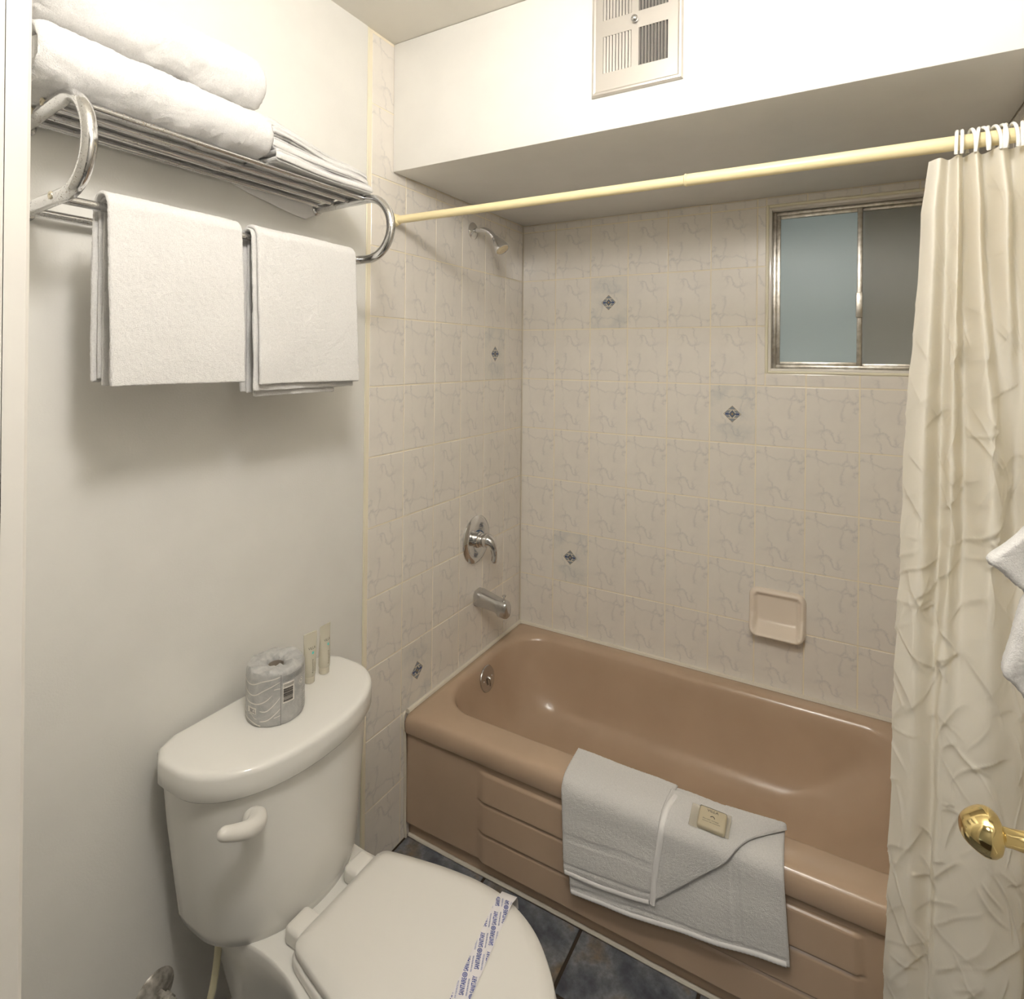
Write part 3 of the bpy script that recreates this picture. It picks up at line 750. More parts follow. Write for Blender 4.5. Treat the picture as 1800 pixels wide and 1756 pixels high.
for x, zc, hh, ww in ((0, .617, .0300, .0300), (.002, .617, .0315, .0315), (.020, .6165, .0312, .0312), (.04, .6135, .0295, .0298), (.06, .6105, .0280, .0282), (.085, .6060, .0262, .0262), (.093, .6035, .0270, .0256), (.099, .5985, .0315, .0248), (.104, .5970, .0325, .0242), (.126, .5950, .0312, .0225), (.132, .5945, .0292, .0208), (.1355, .5945, .025, .017)):
    R.append([(x, -.330+ww*math.copysign(abs(math.cos(a))**.72, math.cos(a)), zc+hh*math.copysign(abs(math.sin(a))**.72, math.sin(a))) for a in np.linspace(0, 2*PI, 37)[:-1]])
loft('spout_body', R, M['brushed'], sp, angle=50)
lathe('diverter_knob', [(.0, .0035), (.012, .0035), (.014, .006), (.0175, .0075), (.0195, .007), (.020, 0)], (.117, -.330, .627), (0, 0, 1), M['chrome'], sp, 20)
lathe('wall_gasket', [(.0, .0325), (.003, .0325), (.0035, .030)], (0, -.330, .617), (1, 0, 0), M['caulk'], sp, 36)
# soap dish
def soapdish():
    n, k = 70, 64; cx, cz, w, h = 1.0, .657, .178, .158; V = []
    for i in range(n):
        for j in range(k):
            a = i/(n-1)*2-1; b = j/(k-1)*2-1
            X, Z = a*w/2, b*h/2
            # rounded-rectangle squeeze
            rc = .030; ax_, az_ = abs(X), abs(Z); bx, bz = w/2-rc, h/2-rc
            if ax_ > bx and az_ > bz:
                dx_, dz_ = ax_-bx, az_-bz; m_ = max(dx_, dz_); l_ = math.hypot(dx_, dz_)
                if l_ > 1e-9: X = math.copysign(bx+dx_*m_/l_, X); Z = math.copysign(bz+dz_*m_/l_, Z)
            ed = min(w/2-abs(a*w/2), h/2-abs(b*h/2))
            lip = .018+.040*smooth(.0, -.06, b*h/2)
            edge = math.sqrt(max(0, 1-(1-min(ed/.017, 1))**2))
            outer = lip*edge
            ix = smooth(.078, .058, abs(a*w/2)); zz = b*h/2
            iz = smooth(.070, .052, zz)
            inner_floor = .006+.044*smooth(-.024, -.066, zz)**1.2
            dep = ix*iz*smooth(-.074, -.052, zz)
            y = outer*(1-dep)+min(outer, inner_floor)*dep
            V.append((cx+X, -y, cz+Z))
    F = [(i*k+j, (i+1)*k+j, (i+1)*k+j+1, i*k+j+1) for i in range(n-1) for j in range(k-1)]
    d = thing('soap_dish', 'cream ceramic soap dish fixed to the tiled wall above the tub', 'soap dish', (cx, 0, cz))
    mesh('dish', V, F, M['dish'], d, True)
    for q in range(5): 
        x = cx-.034+.017*q
        tube('soap_ridge', [(x, -.0130, cz-.041), (x, -.0255, cz-.0495), (x, -.037, cz-.055)], [.0012, .0024, .0012], M['dish'], d, 10)
soapdish()
# shower rod
rod = thing('shower_rod', 'cream two-section shower curtain rod spanning above the tub edge', 'curtain rod', (.76, -.82, 1.929))
ZR = lambda x: 1.931-.004*x
tube('rod_section', [(.004, -.82, ZR(0)), (.881, -.82, ZR(.881))], .0118, M['rod'], rod, 24)
tube('rod_section', [(.878, -.82, ZR(.878)), (1.520, -.82, ZR(1.52))], .0136, M['rod'], rod, 24)
lathe('end_cap', [(.0003, .019), (.010, .019), (.012, .0165), (.022, .0155), (.024, .0125)], (0, -.82, ZR(0)), (1, 0, 0), M['rod'], rod, 28)
lathe('end_cap', [(.0003, .019), (.010, .019), (.012, .0165), (.022, .0155), (.024, .0125)], (XR, -.82, ZR(1.52)), (-1, 0, 0), M['rod'], rod, 28)
lathe('joint_collar', [(0, .0122), (.002, .0146), (.005, .0146), (.006, .0136)], (.872, -.82, ZR(.878)), (1, 0, 0), M['rod'], rod, 28)

# ------------------------------------------------------------------ curtain and its rings
top = ([1.329, 1.345, 1.361, 1.372, 1.383, 1.398, 1.412, 1.433, 1.452, 1.475, 1.50], [-.820, -.834, -.809, -.834, -.808, -.838, -.806, -.838, -.808, -.836, -.812])
nk = ([1.318, 1.337, 1.358, 1.372, 1.384, 1.402, 1.418, 1.440, 1.458, 1.482, 1.504], [-.812, -.838, -.806, -.840, -.800, -.846, -.800, -.850, -.800, -.845, -.81])
mid = ([1.293, 1.322, 1.352, 1.366, 1.390, 1.420, 1.444, 1.462, 1.480, 1.500, 1.512], [-.805, -.843, -.800, -.838, -.800, -.862, -.828, -.797, -.815, -.852, -.82])
low_ = ([1.279, 1.308, 1.341, 1.349, 1.376, 1.412, 1.440, 1.464, 1.480, 1.498, 1.512], [-.812, -.842, -.828, -.848, -.852, -.868, -.858, -.845, -.833, -.850, -.83])
bot = ([1.266, 1.298, 1.334, 1.336, 1.368, 1.408, 1.440, 1.463, 1.468, 1.490, 1.510], [-.815, -.845, -.838, -.866, -.874, -.876, -.872, -.864, -.835, -.850, -.83])
stt = [(0, top), (.055, nk), (.35, mid), (.62, low_), (1, bot)]
NU, NV = 330, 560; ZT, ZB = 1.900, .12
def plan(t):
    for (ta, a), (tb, b) in zip(stt, stt[1:]):
        if t <= tb:
            f = smooth(ta, tb, t) if ta > 0 else (t-ta)/(tb-ta)
            return [(a[0][i]*(1-f)+b[0][i]*f, a[1][i]*(1-f)+b[1][i]*f) for i in range(11)]
    return [(x, y) for x, y in zip(*bot)]
P = np.zeros((NV, NU, 3)); uu = np.linspace(0, 1, NU)
for j in range(NV):
    t = j/(NV-1); z = ZT+(ZB-ZT)*t
    c = np.array(catmull(plan(t), 10)); d = np.linspace(0, 1, len(c))
    P[j, :, 0] = np.interp(uu, d, c[:, 0]); P[j, :, 1] = np.interp(uu, d, c[:, 1]); P[j, :, 2] = z
    if t < .05: P[j, :, 2] += .010*np.interp(P[j, :, 0], [1.32, 1.52], [-.35, 1.0])*(1-t/.05)
du = np.gradient(P, axis=1); dv = np.gradient(P, axis=0); N_ = np.cross(du, dv); N_ /= np.linalg.norm(N_, axis=2, keepdims=True)+1e-9
if N_[:, :, 1].mean() > 0: N_ = -N_
arc = np.linspace(0, .50, NU)
SS = np.broadcast_to(arc[None, :], (NV, NU)); ZZ = P[:, :, 2].copy(); TT = np.broadcast_to(np.linspace(0, 1, NV)[:, None], (NV, NU))
AMP = .25+.75*np.clip((TT-.06)/.30, 0, 1)
H = np.zeros((NV, NU)); cr = random.Random(12)
for k in range(330):
    s0, z0 = cr.uniform(-.02, .52), cr.uniform(.12, 1.87)
    a = cr.choice((1, 1, -1, -1, .2))*cr.uniform(.35, 1.15)+(PI/2 if cr.random() < .16 else 0)
    ln = cr.uniform(.018, .085)*(1.5 if cr.random() < .15 else 1); w = cr.uniform(.0017, .0042); am = cr.uniform(.0010, .0036)
    cx_, sx_ = math.cos(a), math.sin(a); cv = cr.uniform(-4, 4)
    m = (np.abs(SS-s0) < ln+.05) & (np.abs(ZZ-z0) < ln+.05)
    X = SS[m]-s0; Z = ZZ[m]-z0
    l = X*cx_+Z*sx_; d = -X*sx_+Z*cx_+cv*l*l
    fade = np.clip(1-(l/ln)**2, 0, 1)**.7
    H[m] += am*fade*(np.exp(-np.abs(d)/w)-.20*np.exp(-np.abs(d+w*3)/(w*3)))+am*.6*fade*np.tanh(d/.012)*np.exp(-(d/.034)**2)
for j in range(0, NV):
    for i in range(0, NU):
        H[j, i] += .0016*noise.noise(Vector((arc[i]*24, ZZ[j, i]*13, 4.)))+.0022*noise.noise(Vector(((arc[i]+ZZ[j, i]*.5)*12, (ZZ[j, i]-arc[i]*.6)*6, 8.)))
H *= AMP
hem = (TT < .026)
H[hem] *= .35
P += N_*H[..., None]
P[:, :, 0] = np.minimum(P[:, :, 0], XR-.004)
cu = thing('shower_curtain', 'cream crinkled fabric shower curtain gathered at the end of the rod', 'shower curtain', (1.40, -.83, ZB))
idx = np.arange(NU*NV).reshape(NV, NU)
F = np.stack([idx[:-1, :-1], idx[:-1, 1:], idx[1:, 1:], idx[1:, :-1]], -1).reshape(-1, 4)
def fastmesh(name, V, F, m, parent):
    me = bpy.data.meshes.new(name); V = np.asarray(V, np.float32); F = np.asarray(F, np.int32)
    me.vertices.add(len(V)); me.vertices.foreach_set('co', V.ravel())
    me.loops.add(F.size); me.loops.foreach_set('vertex_index', F.ravel())
    me.polygons.add(len(F)); me.polygons.foreach_set('loop_start', np.arange(0, F.size, F.shape[1], dtype=np.int32))
    me.update(calc_edges=True); me.validate()
    return fin(name, me, m, parent, True)
fastmesh('curtain_cloth', P.reshape(-1, 3), F, M['curtain'], cu)
ringx = []
for px in (1687, 1695, 1712, 1723, 1731, 1742.5, 1752, 1761.5, 1771, 1781.5, 1798):
    ringx.append(1.353+(px-1660)*(1.471-1.353)/(1800-1660)-.004)
rp = None
ordn = ('first', 'second', 'third', 'fourth', 'fifth', 'sixth', 'seventh', 'eighth', 'ninth', 'tenth', 'eleventh')
for k, x in enumerate(ringx):
    lab = 'white plastic curtain ring, %s from the free edge of the curtain' % ordn[k]
    if rp is None:
        rp = thing('curtain_ring', lab, 'curtain ring', (0, -.82, 1.929), 'curtain rings on the shower rod')
        pts = [(0, -.82+.0235*math.sin(a), 1.917+.033*math.cos(a)) for a in np.linspace(-2.02, 2.02, 36)]
        hk = tube('hook', pts, .0030, M['ring'], rp, 10)
        bd = mesh('bead', *join_vf([lathe_vf([(-.004, .0), (-.0035, .002), (-.002, .0035), (0, .004), (.002, .0035), (.0035, .002), (.004, 0)], (.0, -.82+.0235*math.sin(a), 1.917+.033*math.cos(a)), (0, math.cos(a), -math.sin(a)), 12) for a in (1.75, 1.95)]), M['clear'], rp)
        r = rp
    else:
        r = rp.copy(); COL.objects.link(r)
        for ch in (hk, bd):
            q = ch.copy(); COL.objects.link(q); q.parent = r; q.matrix_parent_inverse = ch.matrix_parent_inverse.copy()
        r['label'] = lab
    r.location = (x, -.82, 1.929-.004*x+.002); r.rotation_euler = (0, random.uniform(-.1, .1), random.uniform(-.28, .28))

# ------------------------------------------------------------------ chrome towel rack
YL, YRR = -1.750, -1.1153
rack = thing('towel_rack', 'chrome wall rack with a rail shelf above two towel bars, brown specks on the tubes', 'towel rack', (0, (YL+YRR)/2, 1.755))
def bracket(y):
    pts = [(.004, y, 1.897), (.06, y, 1.899), (.12, y, 1.901), (.178, y, 1.902)]
    pts += [(.182+.0735*math.sin(a), y, 1.8285+.0735*math.cos(a)) for a in np.linspace(.12, PI-.12, 22)]
    pts += [(.178, y, 1.755), (.10, y, 1.755), (.004, y, 1.754)]
    if y == YL: pts = [(x_, y_+.016*max(0, 1-x_/.18), z_) for x_, y_, z_ in pts]
    b = tube('side_bracket', pts, .0105, M['worn'], rack, 20)
    for z in (1.897, 1.754): lathe('wall_flange', [(.0004, .017), (.004, .0165), (.006, .013), (.008, .011)], (0, y+(.016 if y == YL else 0), z), (1, 0, 0), M['worn'], b, 24)
    return b
bl, br_ = bracket(YL), bracket(YRR)
for x in (.021, .072, .121, .172):
    tube('shelf_rail', [(x, YL+.004, 1.903), (x, YRR-.004, 1.903)], .0064, M['worn'], rack, 14)
for x in (.024, .160):
    tube('towel_bar', [(x, YL+.004, 1.753), (x, YRR-.004, 1.753)], .0072, M['worn'], rack, 14)
for x, z in ((.021, 1.901), (.072, 1.903), (.121, 1.905), (.160, 1.755)):
    lathe('screw_cap', [(.0095, .0062), (.0115, .006), (.0122, .0045), (.0118, .0022), (.0108, .002), (.0108, 0)], (x, YL+.016*max(0, 1-x/.18), z), (0, -1, 0), M['screw'], bl, 18)
for x, z in ((.072, 1.903), (.121, 1.903), (.172, 1.903), (.160, 1.753)):
    lathe('rail_ferrule', [(0, .0078), (.006, .0078), (.007, .0066)], (x, YRR-.0185, z), (0, 1, 0), M['worn'], br_, 16)

# ------------------------------------------------------------------ towels
def ribbon(path, t, y0, y1, step=.003, low=.003, fuzz=.0010, seed=0, warp=None, ends=.8, round_=None):
    """thick ply: centre line path (x,z) swept along y, rounded selvedges, fuzzy pile"""
    P = resample(path, step); T = np.gradient(P, axis=0); T /= np.linalg.norm(T, axis=1, keepdims=True)
    Nn = np.stack([-T[:, 1], T[:, 0]], 1); h = t/2
    cap = [(math.sin(a), math.cos(a)) for a in np.linspace(0, PI, 7)]
    loop = [P[i]+Nn[i]*h for i in range(len(P))]
    loop += [P[-1]+T[-1]*h*s*ends+Nn[-1]*h*c for s, c in cap[1:-1]]
    loop += [P[i]-Nn[i]*h for i in range(len(P)-1, -1, -1)]
    loop += [P[0]-T[0]*h*s*ends-Nn[0]*h*c for s, c in cap[1:-1]]
    loop = np.array(loop); cen = np.concatenate([P, np.repeat(P[-1:], 5, 0), P[::-1], np.repeat(P[:1], 5, 0)])
    nl = len(loop); rd = round_ or h
    ys = np.unique(np.concatenate([np.linspace(0, rd, 6), np.linspace(rd, (y1-y0)-rd, max(4, int((y1-y0)/step))), (y1-y0)-np.linspace(rd, 0, 6)]))
    V = np.zeros((len(ys), nl, 3))
    for k, yy in enumerate(ys):
        e = min(yy, (y1-y0)-yy)/rd; s = math.sqrt(max(.02, 1-(1-min(e, 1))**2))
        q = cen+(loop-cen)*s
        V[k, :, 0] = q[:, 0]; V[k, :, 2] = q[:, 1]; V[k, :, 1] = y0+yy
    du = np.roll(V, -1, 1)-np.roll(V, 1, 1); dv = np.gradient(V, axis=0); Nv = np.cross(dv, du); Nv /= np.linalg.norm(Nv, axis=2, keepdims=True)+1e-9
    # outward
    if (Nv*(V-np.stack([np.broadcast_to(cen[:, 0], V.shape[:2]), V[:, :, 1], np.broadcast_to(cen[:, 1], V.shape[:2])], 2))).sum() < 0: Nv = -Nv
    L_ = np.zeros(V.shape[:2])
    for k in range(len(ys)):
        for i in range(nl):
            p = V[k, i]; L_[k, i] = noise.noise(Vector((p[0]*14+seed, p[1]*14, p[2]*14)))+.5*noise.noise(Vector((p[0]*40, p[1]*40+seed, p[2]*40)))
    V += Nv*(L_*low*.6+rng.uniform(-1, 1, V.shape[:2])*fuzz*.45)[..., None]
    if warp is not None: V = warp(V)
    idx = np.arange(V.shape[0]*nl).reshape(V.shape[0], nl); nx = np.roll(idx, -1, 1)
    F = np.stack([idx[:-1], nx[:-1], nx[1:], idx[1:]], -1).reshape(-1, 4)
    Vf = V.reshape(-1, 3); F = list(map(tuple, F))
    n_ = len(P); caps = []
    for row in (idx[0], idx[-1]):
        B = lambda i: row[n_+5+(n_-1-i)]
        for i in range(n_-1): caps.append((row[i], row[i+1], B(i+1), B(i)))
        caps.append(tuple(row[n_-1:n_+6])); caps.append(tuple(row[2*n_+4:2*n_+10])+(row[0],))
    return Vf, F, [tuple(int(q) for q in c) for c in caps]
def ribmesh(name, parent, *a, m='towel', **k):
    V, F, caps = ribbon(*a, **k)
    return mesh(name, V, F+caps, M[m], parent, True)
def hang(name_label, y0, y1, zb, bars, extra):
    t = thing('hanging_towel', name_label, 'towel', (.16, (y0+y1)/2, zb), 'towels folded over the towel bar')
    bx, bz = .160, 1.753; RB = .0074
    specs = []
    n = len(bars)
    for k, (zf, zk, dy0, dy1, th) in enumerate(bars):
        r = RB+th/2+sum(b[4] for b in bars[:k])+.0006*k
        pth = [(bx+r*1.06, zf), (bx+r*1.10, zf+.06), (bx+r*1.03, bz-.06), (bx+r, bz-.01)]+[(bx+r*math.cos(a), bz+r*math.sin(a)) for a in np.linspace(.15, PI-.15, 12)]+[(bx-r, bz-.01), (bx-r*1.02, bz-.08), (bx-r*1.06, zk+.06), (bx-r, zk)]
        pth = catmull(pth, 5)
        outer = k == n-1
        def warp(V, k=k):
            f = np.clip((bz-V[:, :, 2])/.3, 0, 1)
            V[:, :, 0] += (.003*np.sin((V[:, :, 1]-y0)*22+k)+(V[:, :, 0] > bx)*.004*(k+.6)-(V[:, :, 0] < bx)*.0015*k)*f
            return V
        ribmesh('outer_fold' if outer else 'inner_fold', t, pth, th, y0+dy0, y1-dy1, step=.0028 if outer else .004, low=.0026, fuzz=.0014, seed=extra+k*3, warp=warp)
    return t
hang('large white terry towel folded over the bar, nearer the doorway', -1.692, -1.456, 1.465,
     [(1.480, 1.468, .010, .012, .0052), (1.474, 1.480, .006, .008, .0052), (1.469, 1.475, .0, .0, .0070)], 3)
hang('narrower white terry towel folded over the bar, next to the tiled wall', -1.424, -1.158, 1.440,
     [(1.438, 1.445, .004, .050, .0052), (1.450, 1.447, -.006, .006, .0052), (1.463, 1.452, .0, .0, .0070)], 21)
def cfold(x0, xf, z0, z1, th, bend=0):
    r = (z1-z0-th)/2; zc = (z0+z1)/2
    p = [(x0, z0+th/2), ((x0+xf)/2, z0+th/2-.001), (xf-r-th/2, z0+th/2)]
    p += [(xf-r-th/2+r*math.sin(a), zc-r*math.cos(a)) for a in np.linspace(.15, PI-.15, 12)]
    p += [(xf-r-th/2, z1-th/2), ((x0+xf)/2, z1-th/2+.002), (x0+.004, z1-th/2)]
    return catmull(p, 4)
def stack(label, y0, y1, z0, z1, x0, xf, seed, lean=0):
    t = thing('folded_bath_towel', label, 'towel', ((x0+xf)/2, (y0+y1)/2, z0), 'bath towels folded on the rack shelf')
    th = (z1-z0)/4*.98
    def warp(V):
        V[:, :, 2] += lean*(V[:, :, 1]-y0)+.004*np.sin((V[:, :, 1]-y0)*9+seed)*np.clip((V[:, :, 2]-z0)/.05, 0, 1)
        V[:, :, 0] += .004*np.sin((V[:, :, 1]-y0)*7+seed*2)
        return V
    ribmesh('outer_fold', t, cfold(x0, xf, z0, z1, th), th, y0, y1, step=.0030, low=.0085, fuzz=.0022, seed=seed, warp=warp, round_=.024)
    ribmesh('inner_fold', t, cfold(x0+.01, xf-th*1.02, z0+th*.98, z1-th*.98, th*.93), th*.93, y0+.006, y1-.014, step=.004, low=.004, fuzz=.0012, seed=seed+5, warp=warp, round_=.016)
    return t
stack('thick white bath towel folded on the rack rails, lower of the pile', -1.792, -1.402, 1.911, 2.004, .018, .212, 2)
stack('thick white bath towel resting on another folded bath towel', -1.788, -1.410, 2.006, 2.112, .014, .200, 11)
# small folded cloths at the end of the shelf
wc = []
def cloth(label, y0, y1, z0, z1, xf, x0, seed, slope, nth, bump=0):
    t = thing('folded_washcloth', label, 'washcloth', ((x0+xf)/2, (y0+y1)/2, z0), 'washcloths folded on the rack shelf')
    th = (z1-z0)/2*.96
    def warp(V):
        u = (V[:, :, 1]-y0)/(y1-y0)
        V[:, :, 2] = 1.911+(V[:, :, 2]-1.911)*(1.0+.42*(1-u)+.07*np.sin(u*6.5+1)) + bump*np.exp(-((u-.02)/.10)**2)*np.clip((V[:, :, 2]-z0)/.02, 0, 1)
        V[:, :, 0] += .005*np.sin(u*6+seed*1.7)
        V[:, :, 2] -= .010*np.clip((u-.82)/.18, 0, 1)**2*np.clip((V[:, :, 2]-1.915)/.06, 0, 1)
        return V
    ribmesh('folded_ply', t, cfold(x0, xf, z0, z1, th), th, y0, y1, step=.003, low=.0030, fuzz=.0008, seed=seed, warp=warp, round_=.008)
    return t
cloth('white washcloth at the bottom of the small folded pile on the rack', -1.392, -1.118, 1.911, 1.929, .197, .020, 1, .0, 2)
cloth('white washcloth second from the bottom of the small folded pile on the rack', -1.393, -1.122, 1.9295, 1.946, .192, .024, 2, .35, 2)
cloth('white washcloth third from the bottom of the small folded pile on the rack', -1.395, -1.124, 1.9465, 1.960, .186, .024, 4.2, .35, 2)
topc = cloth('white washcloth with a curled corner on top of the small folded pile', -1.396, -1.128, 1.9605, 1.971, .172, .030, 3.4, .75, 2, .012)
# thin cloth whose end droops behind the shelf rails
dr = thing('drooping_hand_towel', 'thin white hand towel slipping down behind the rack rails against the wall', 'hand towel', (.012, -1.25, 1.86))
V = []
ns, nt = 40, 14
for i in range(ns):
    y = -1.400+.262*i/(ns-1)
    dep = np.interp(y, [-1.40, -1.36, -1.25, -1.165, -1.138], [.004, .012, .036, .046, .030])
    for j in range(nt):
        f = j/(nt-1); V.append((.010+.0035*math.sin(y*40+f*2)*f-.002*f, y+.012*f, 1.9095-dep*f))
F = [(i*nt+j, (i+1)*nt+j, (i+1)*nt+j+1, i*nt+j+1) for i in range(ns-1) for j in range(nt-1)]
o = mesh('towel_cloth', V, F, M['hem'], dr); o.modifiers.new('thick', 'SOLIDIFY').thickness = .003

# ------------------------------------------------------------------ bath mat towel over the tub edge
mt = thing('bath_mat_towel', 'white bath mat towel draped over the tub edge with one corner folded back', 'bath mat', (.82, -.77, .13))
prof = [(-.636, .4025), (-.70, .4035), (-.728, .4025), (-.745, .397), (-.7565, .385), (-.7600, .365), (-.7605, .33), (-.763, .29), (-.766, .24), (-.768, .19), (-.770, .13), (-.770, .05)]
pc = np.array(catmull(prof, 8)); ps = np.r_[0, np.cumsum(np.linalg.norm(np.diff(pc, axis=0), axis=1))]
pn = np.gradient(pc, axis=0); pn /= np.linalg.norm(pn, axis=1, keepdims=True); pn = np.stack([pn[:, 1], -pn[:, 0]], 1)
def drape(x, s, off):
    y, z = np.interp(s, ps, pc[:, 0]), np.interp(s, ps, pc[:, 1]); a, b = np.interp(s, ps, pn[:, 0]), np.interp(s, ps, pn[:, 1])
    if b < 0 and abs(b) > abs(a): a, b = -a, -b
    if a > 0 and abs(a) > abs(b): a, b = -a, -b
    k = math.hypot(a, b); return (x, y+a/k*off, z+b/k*off)
def s_of_z(z): 
    i = np.argmax((pc[:, 1] < z) & (ps > .08)); return ps[i]
def sheet(name, quad, off, th, nu, nv, seed, parent, m='towel', ripple=.003, bandw=None):
    """quad: (x,s) corners TL,TR,BR,BL; bilinear patch laid on the drape, both faces and edges"""
    TL, TR, BR, BL = [np.array(q) for q in quad]
    up, dn = [], []
    for i in range(nu):
        u = i/(nu-1)
        for j in range(nv):
            v = j/(nv-1); q = (TL*(1-u)+TR*u)*(1-v)+(BL*(1-u)+BR*u)*v
            x, s = q
            x += .004*noise.noise(Vector((x*9+seed, s*9, 1)))*(1 if 0 < u < 1 else .4); s = max(0, s+.004*noise.noise(Vector((x*11, s*7, seed))))
            hang_ = smooth(.13, .30, s)
            rip = ripple*hang_*(1.3*noise.noise(Vector((x*12+seed, s*5, 3)))+.8*noise.noise(Vector((x*5, s*15, seed)))+.8)
            e = min(u, 1-u)*nu*.6; e2 = min(v, 1-v)*nv*.6; r = min(1, e/2, e2/2)
            tt = th*math.sqrt(max(.04, 1-(1-r)**2))
            if bandw:
                for (axis, pos, wd, dep) in bandw:
                    c_ = u if axis == 'u' else v
                    tt -= dep*smooth(pos-wd, pos-wd*.7, c_)*(1-smooth(pos+wd*.7, pos+wd, c_))
            f = random.uniform(-1, 1)*.0006
            up.append(drape(x, s, off+rip+tt+f)); dn.append(drape(x, s, off+rip))
    n = nu*nv; V = up+dn; F = []
    for i in range(nu-1):
        for j in range(nv-1):
            a, b, c, d = i*nv+j, (i+1)*nv+j, (i+1)*nv+j+1, i*nv+j+1
            F.append((a, b, c, d)); F.append((n+a, n+d, n+c, n+b))
    edge = [i*nv for i in range(nu)]+[(nu-1)*nv+j for j in range(1, nv)]+[i*nv+nv-1 for i in range(nu-2, -1, -1)]+[j for j in range(nv-2, 0, -1)]
    for a, b in zip(edge, edge[1:]+edge[:1]): F.append((a, b, n+b, n+a))
    return mesh(name, V, F, M[m], parent, True, 70)
sz = s_of_z
sheet('under_layer', ((.553, .004), (1.078, .000), (1.100, sz(.205)), (.585, sz(.134))), .0004, .0055, 170, 130, 2, mt, ripple=.004, bandw=[('u', .80, .022, .0022), ('v', .955, .012, .0018)])
sheet('upper_layer', ((.545, .000), (.826, .002), (.800, sz(.210)), (.567, sz(.178))), .0075, .0055, 90, 110, 8, mt, ripple=.004, bandw=[('v', .93, .014, .0018), ('v', .72, .03, .0012)])
sheet('folded_corner', ((.815, .030), (1.082, .004), (1.084, .020), (.803, sz(.212))), .0115, .0055, 100, 100, 5, mt, ripple=.003, bandw=[('u', .05, .03, .0012), ('u', .47, .03, .0016)])
# stitched hem bands
def hembar(name, pts, w, off, seed):
    V = []; Pq = resample(pts, .0045); T = np.gradient(Pq, axis=0); T /= np.linalg.norm(T, axis=1, keepdims=True)
    for i, (x, s) in enumerate(Pq):
        for k in range(7):
            a = (k/6-.5)*w; q = (x-T[i][1]*a, s+T[i][0]*a)
            h = .0028*math.sqrt(max(0, 1-(k/3-1)**2))+(.0009 if i % 2 else 0)
            V.append(drape(q[0], q[1], off+h+.003*smooth(.13, .3, s)*(.8+1.3*noise.noise(Vector((q[0]*12+seed, q[1]*5, 3)))+.8*noise.noise(Vector((q[0]*5, q[1]*15, seed))))*1.33))
    n = len(Pq); F = [(i*7+k, (i+1)*7+k, (i+1)*7+k+1, i*7+k+1) for i in range(n-1) for k in range(6)]
    return mesh(name, V, F, M['hem'], mt)
hembar('hem', catmull([(.834, .050), (.826, .09), (.817, .16), (.809, .22), (.803, sz(.214))], 8), .013, .0160, 5)
hembar('hem', [(.572, sz(.184)), (.68, sz(.193)), (.795, sz(.215))], .012, .0120, 8)
hembar('hem', [(.590, sz(.142)), (.75, sz(.160)), (.92, sz(.185)), (1.094, sz(.213))], .012, .0052, 2)

# wrapped guest soap on the mat
sb = thing('wrapped_soap_bar', 'small cream soap bar in a clear wrapper lying on the draped bath mat', 'soap', (.925, -.745, .42))
c0 = Vector((.930, -.7345, .4275)); xa = Vector((1, .0, -.0)).normalized(); za = Vector((0, -.42, .907)); ya = Vector((0, .907, .42))
SM = Matrix((xa, ya, za)).transposed().to_4x4(); SM.translation = c0
def place(o): o.matrix_basis = SM; o.matrix_parent_inverse = Matrix.Translation(-Vector(sb.location)); return o
bm = bmesh.new(); add_box(bm, (-.030, -.022, -.008), (.030, .022, .008), .004, 3); place(frombm('soap', bm, M['soap'], sb))
bm = bmesh.new(); add_box(bm, (-.0315, -.0235, -.0092), (.0315, .0235, .0094), .004, 3); add_box(bm, (-.050, -.026, -.002), (-.030, .024, .0008), .0008, 1); add_box(bm, (.030, -.024, -.002), (.040, .026, .0008), .0008, 1)
for v in bm.verts: v.co.z += .0012*noise.noise(v.co*90)
place(frombm('wrapper', bm, M['cello'], sb))
def flat(vfs, z):
    V, F = join_vf(vfs); return [(x, y, z) for x, y in V], F
V, F = flat([xf2(fitw('VILLA', .0260, .0052), 0, 1, 1, -.013, .012), disc2d(.001, -.001, .0045, .006, 18, .2, 2.6), xf2(fitw('facial soap', .036, .0022), 0, 1, 1, -.020, -.006), xf2(fitw('savon de toilette', .040, .0022), 0, 1, 1, -.020, -.0105)], .0102)
place(mesh('lettering', V, F, M['ink_dark'], sb, False))

# ------------------------------------------------------------------ vent grille on the beam
vg = thing('vent_grille', 'square aluminium exhaust vent grille on the white beam', 'vent grille', (.757, YF, 2.16))
gx0, gx1, gz0, gz1 = .646, .868, 2.160, 2.455
qx = ((.676, .7475), (.7645, .8345)); qz = ((2.2125, 2.302), (2.341, 2.43))
bm = bmesh.new(); ya, yb = YF-.0085, YF-.0065
xs = [gx0+.006, qx[0][0], qx[0][1], qx[1][0], qx[1][1], gx1-.006]; zs = [gz0+.006, qz[0][0], qz[0][1], qz[1][0], qz[1][1], gz1-.006]
for i in range(5):
    for j in range(5):
        if i in (1, 3) and j in (1, 3): continue
        add_box(bm, (xs[i], ya, zs[j]), (xs[i+1], yb, zs[j+1]))
frombm('face_plate', bm, M['vent'], vg, False)
rings = []
for d, y in ((.0, YF-.0004), (-.0005, YF-.004), (.003, YF-.0095), (.007, YF-.0105), (.011, YF-.0085)):
    rings.append([(x, y, z) for x, y_, z in [(gx0+d, 0, gz0+d), (gx1-d, 0, gz0+d), (gx1-d, 0, gz1-d), (gx0+d, 0, gz1-d)]])
V, F = loft_vf(rings, False, False); mesh('rim', V, F, M['vent'], vg, True, 30)
box('duct_backing', (qx[0][0]-.01, YF-.0012, qz[0][0]-.01), (qx[1][1]+.01, YF-.0004, qz[1][1]+.01), M['dark'], vg)
lm = {}
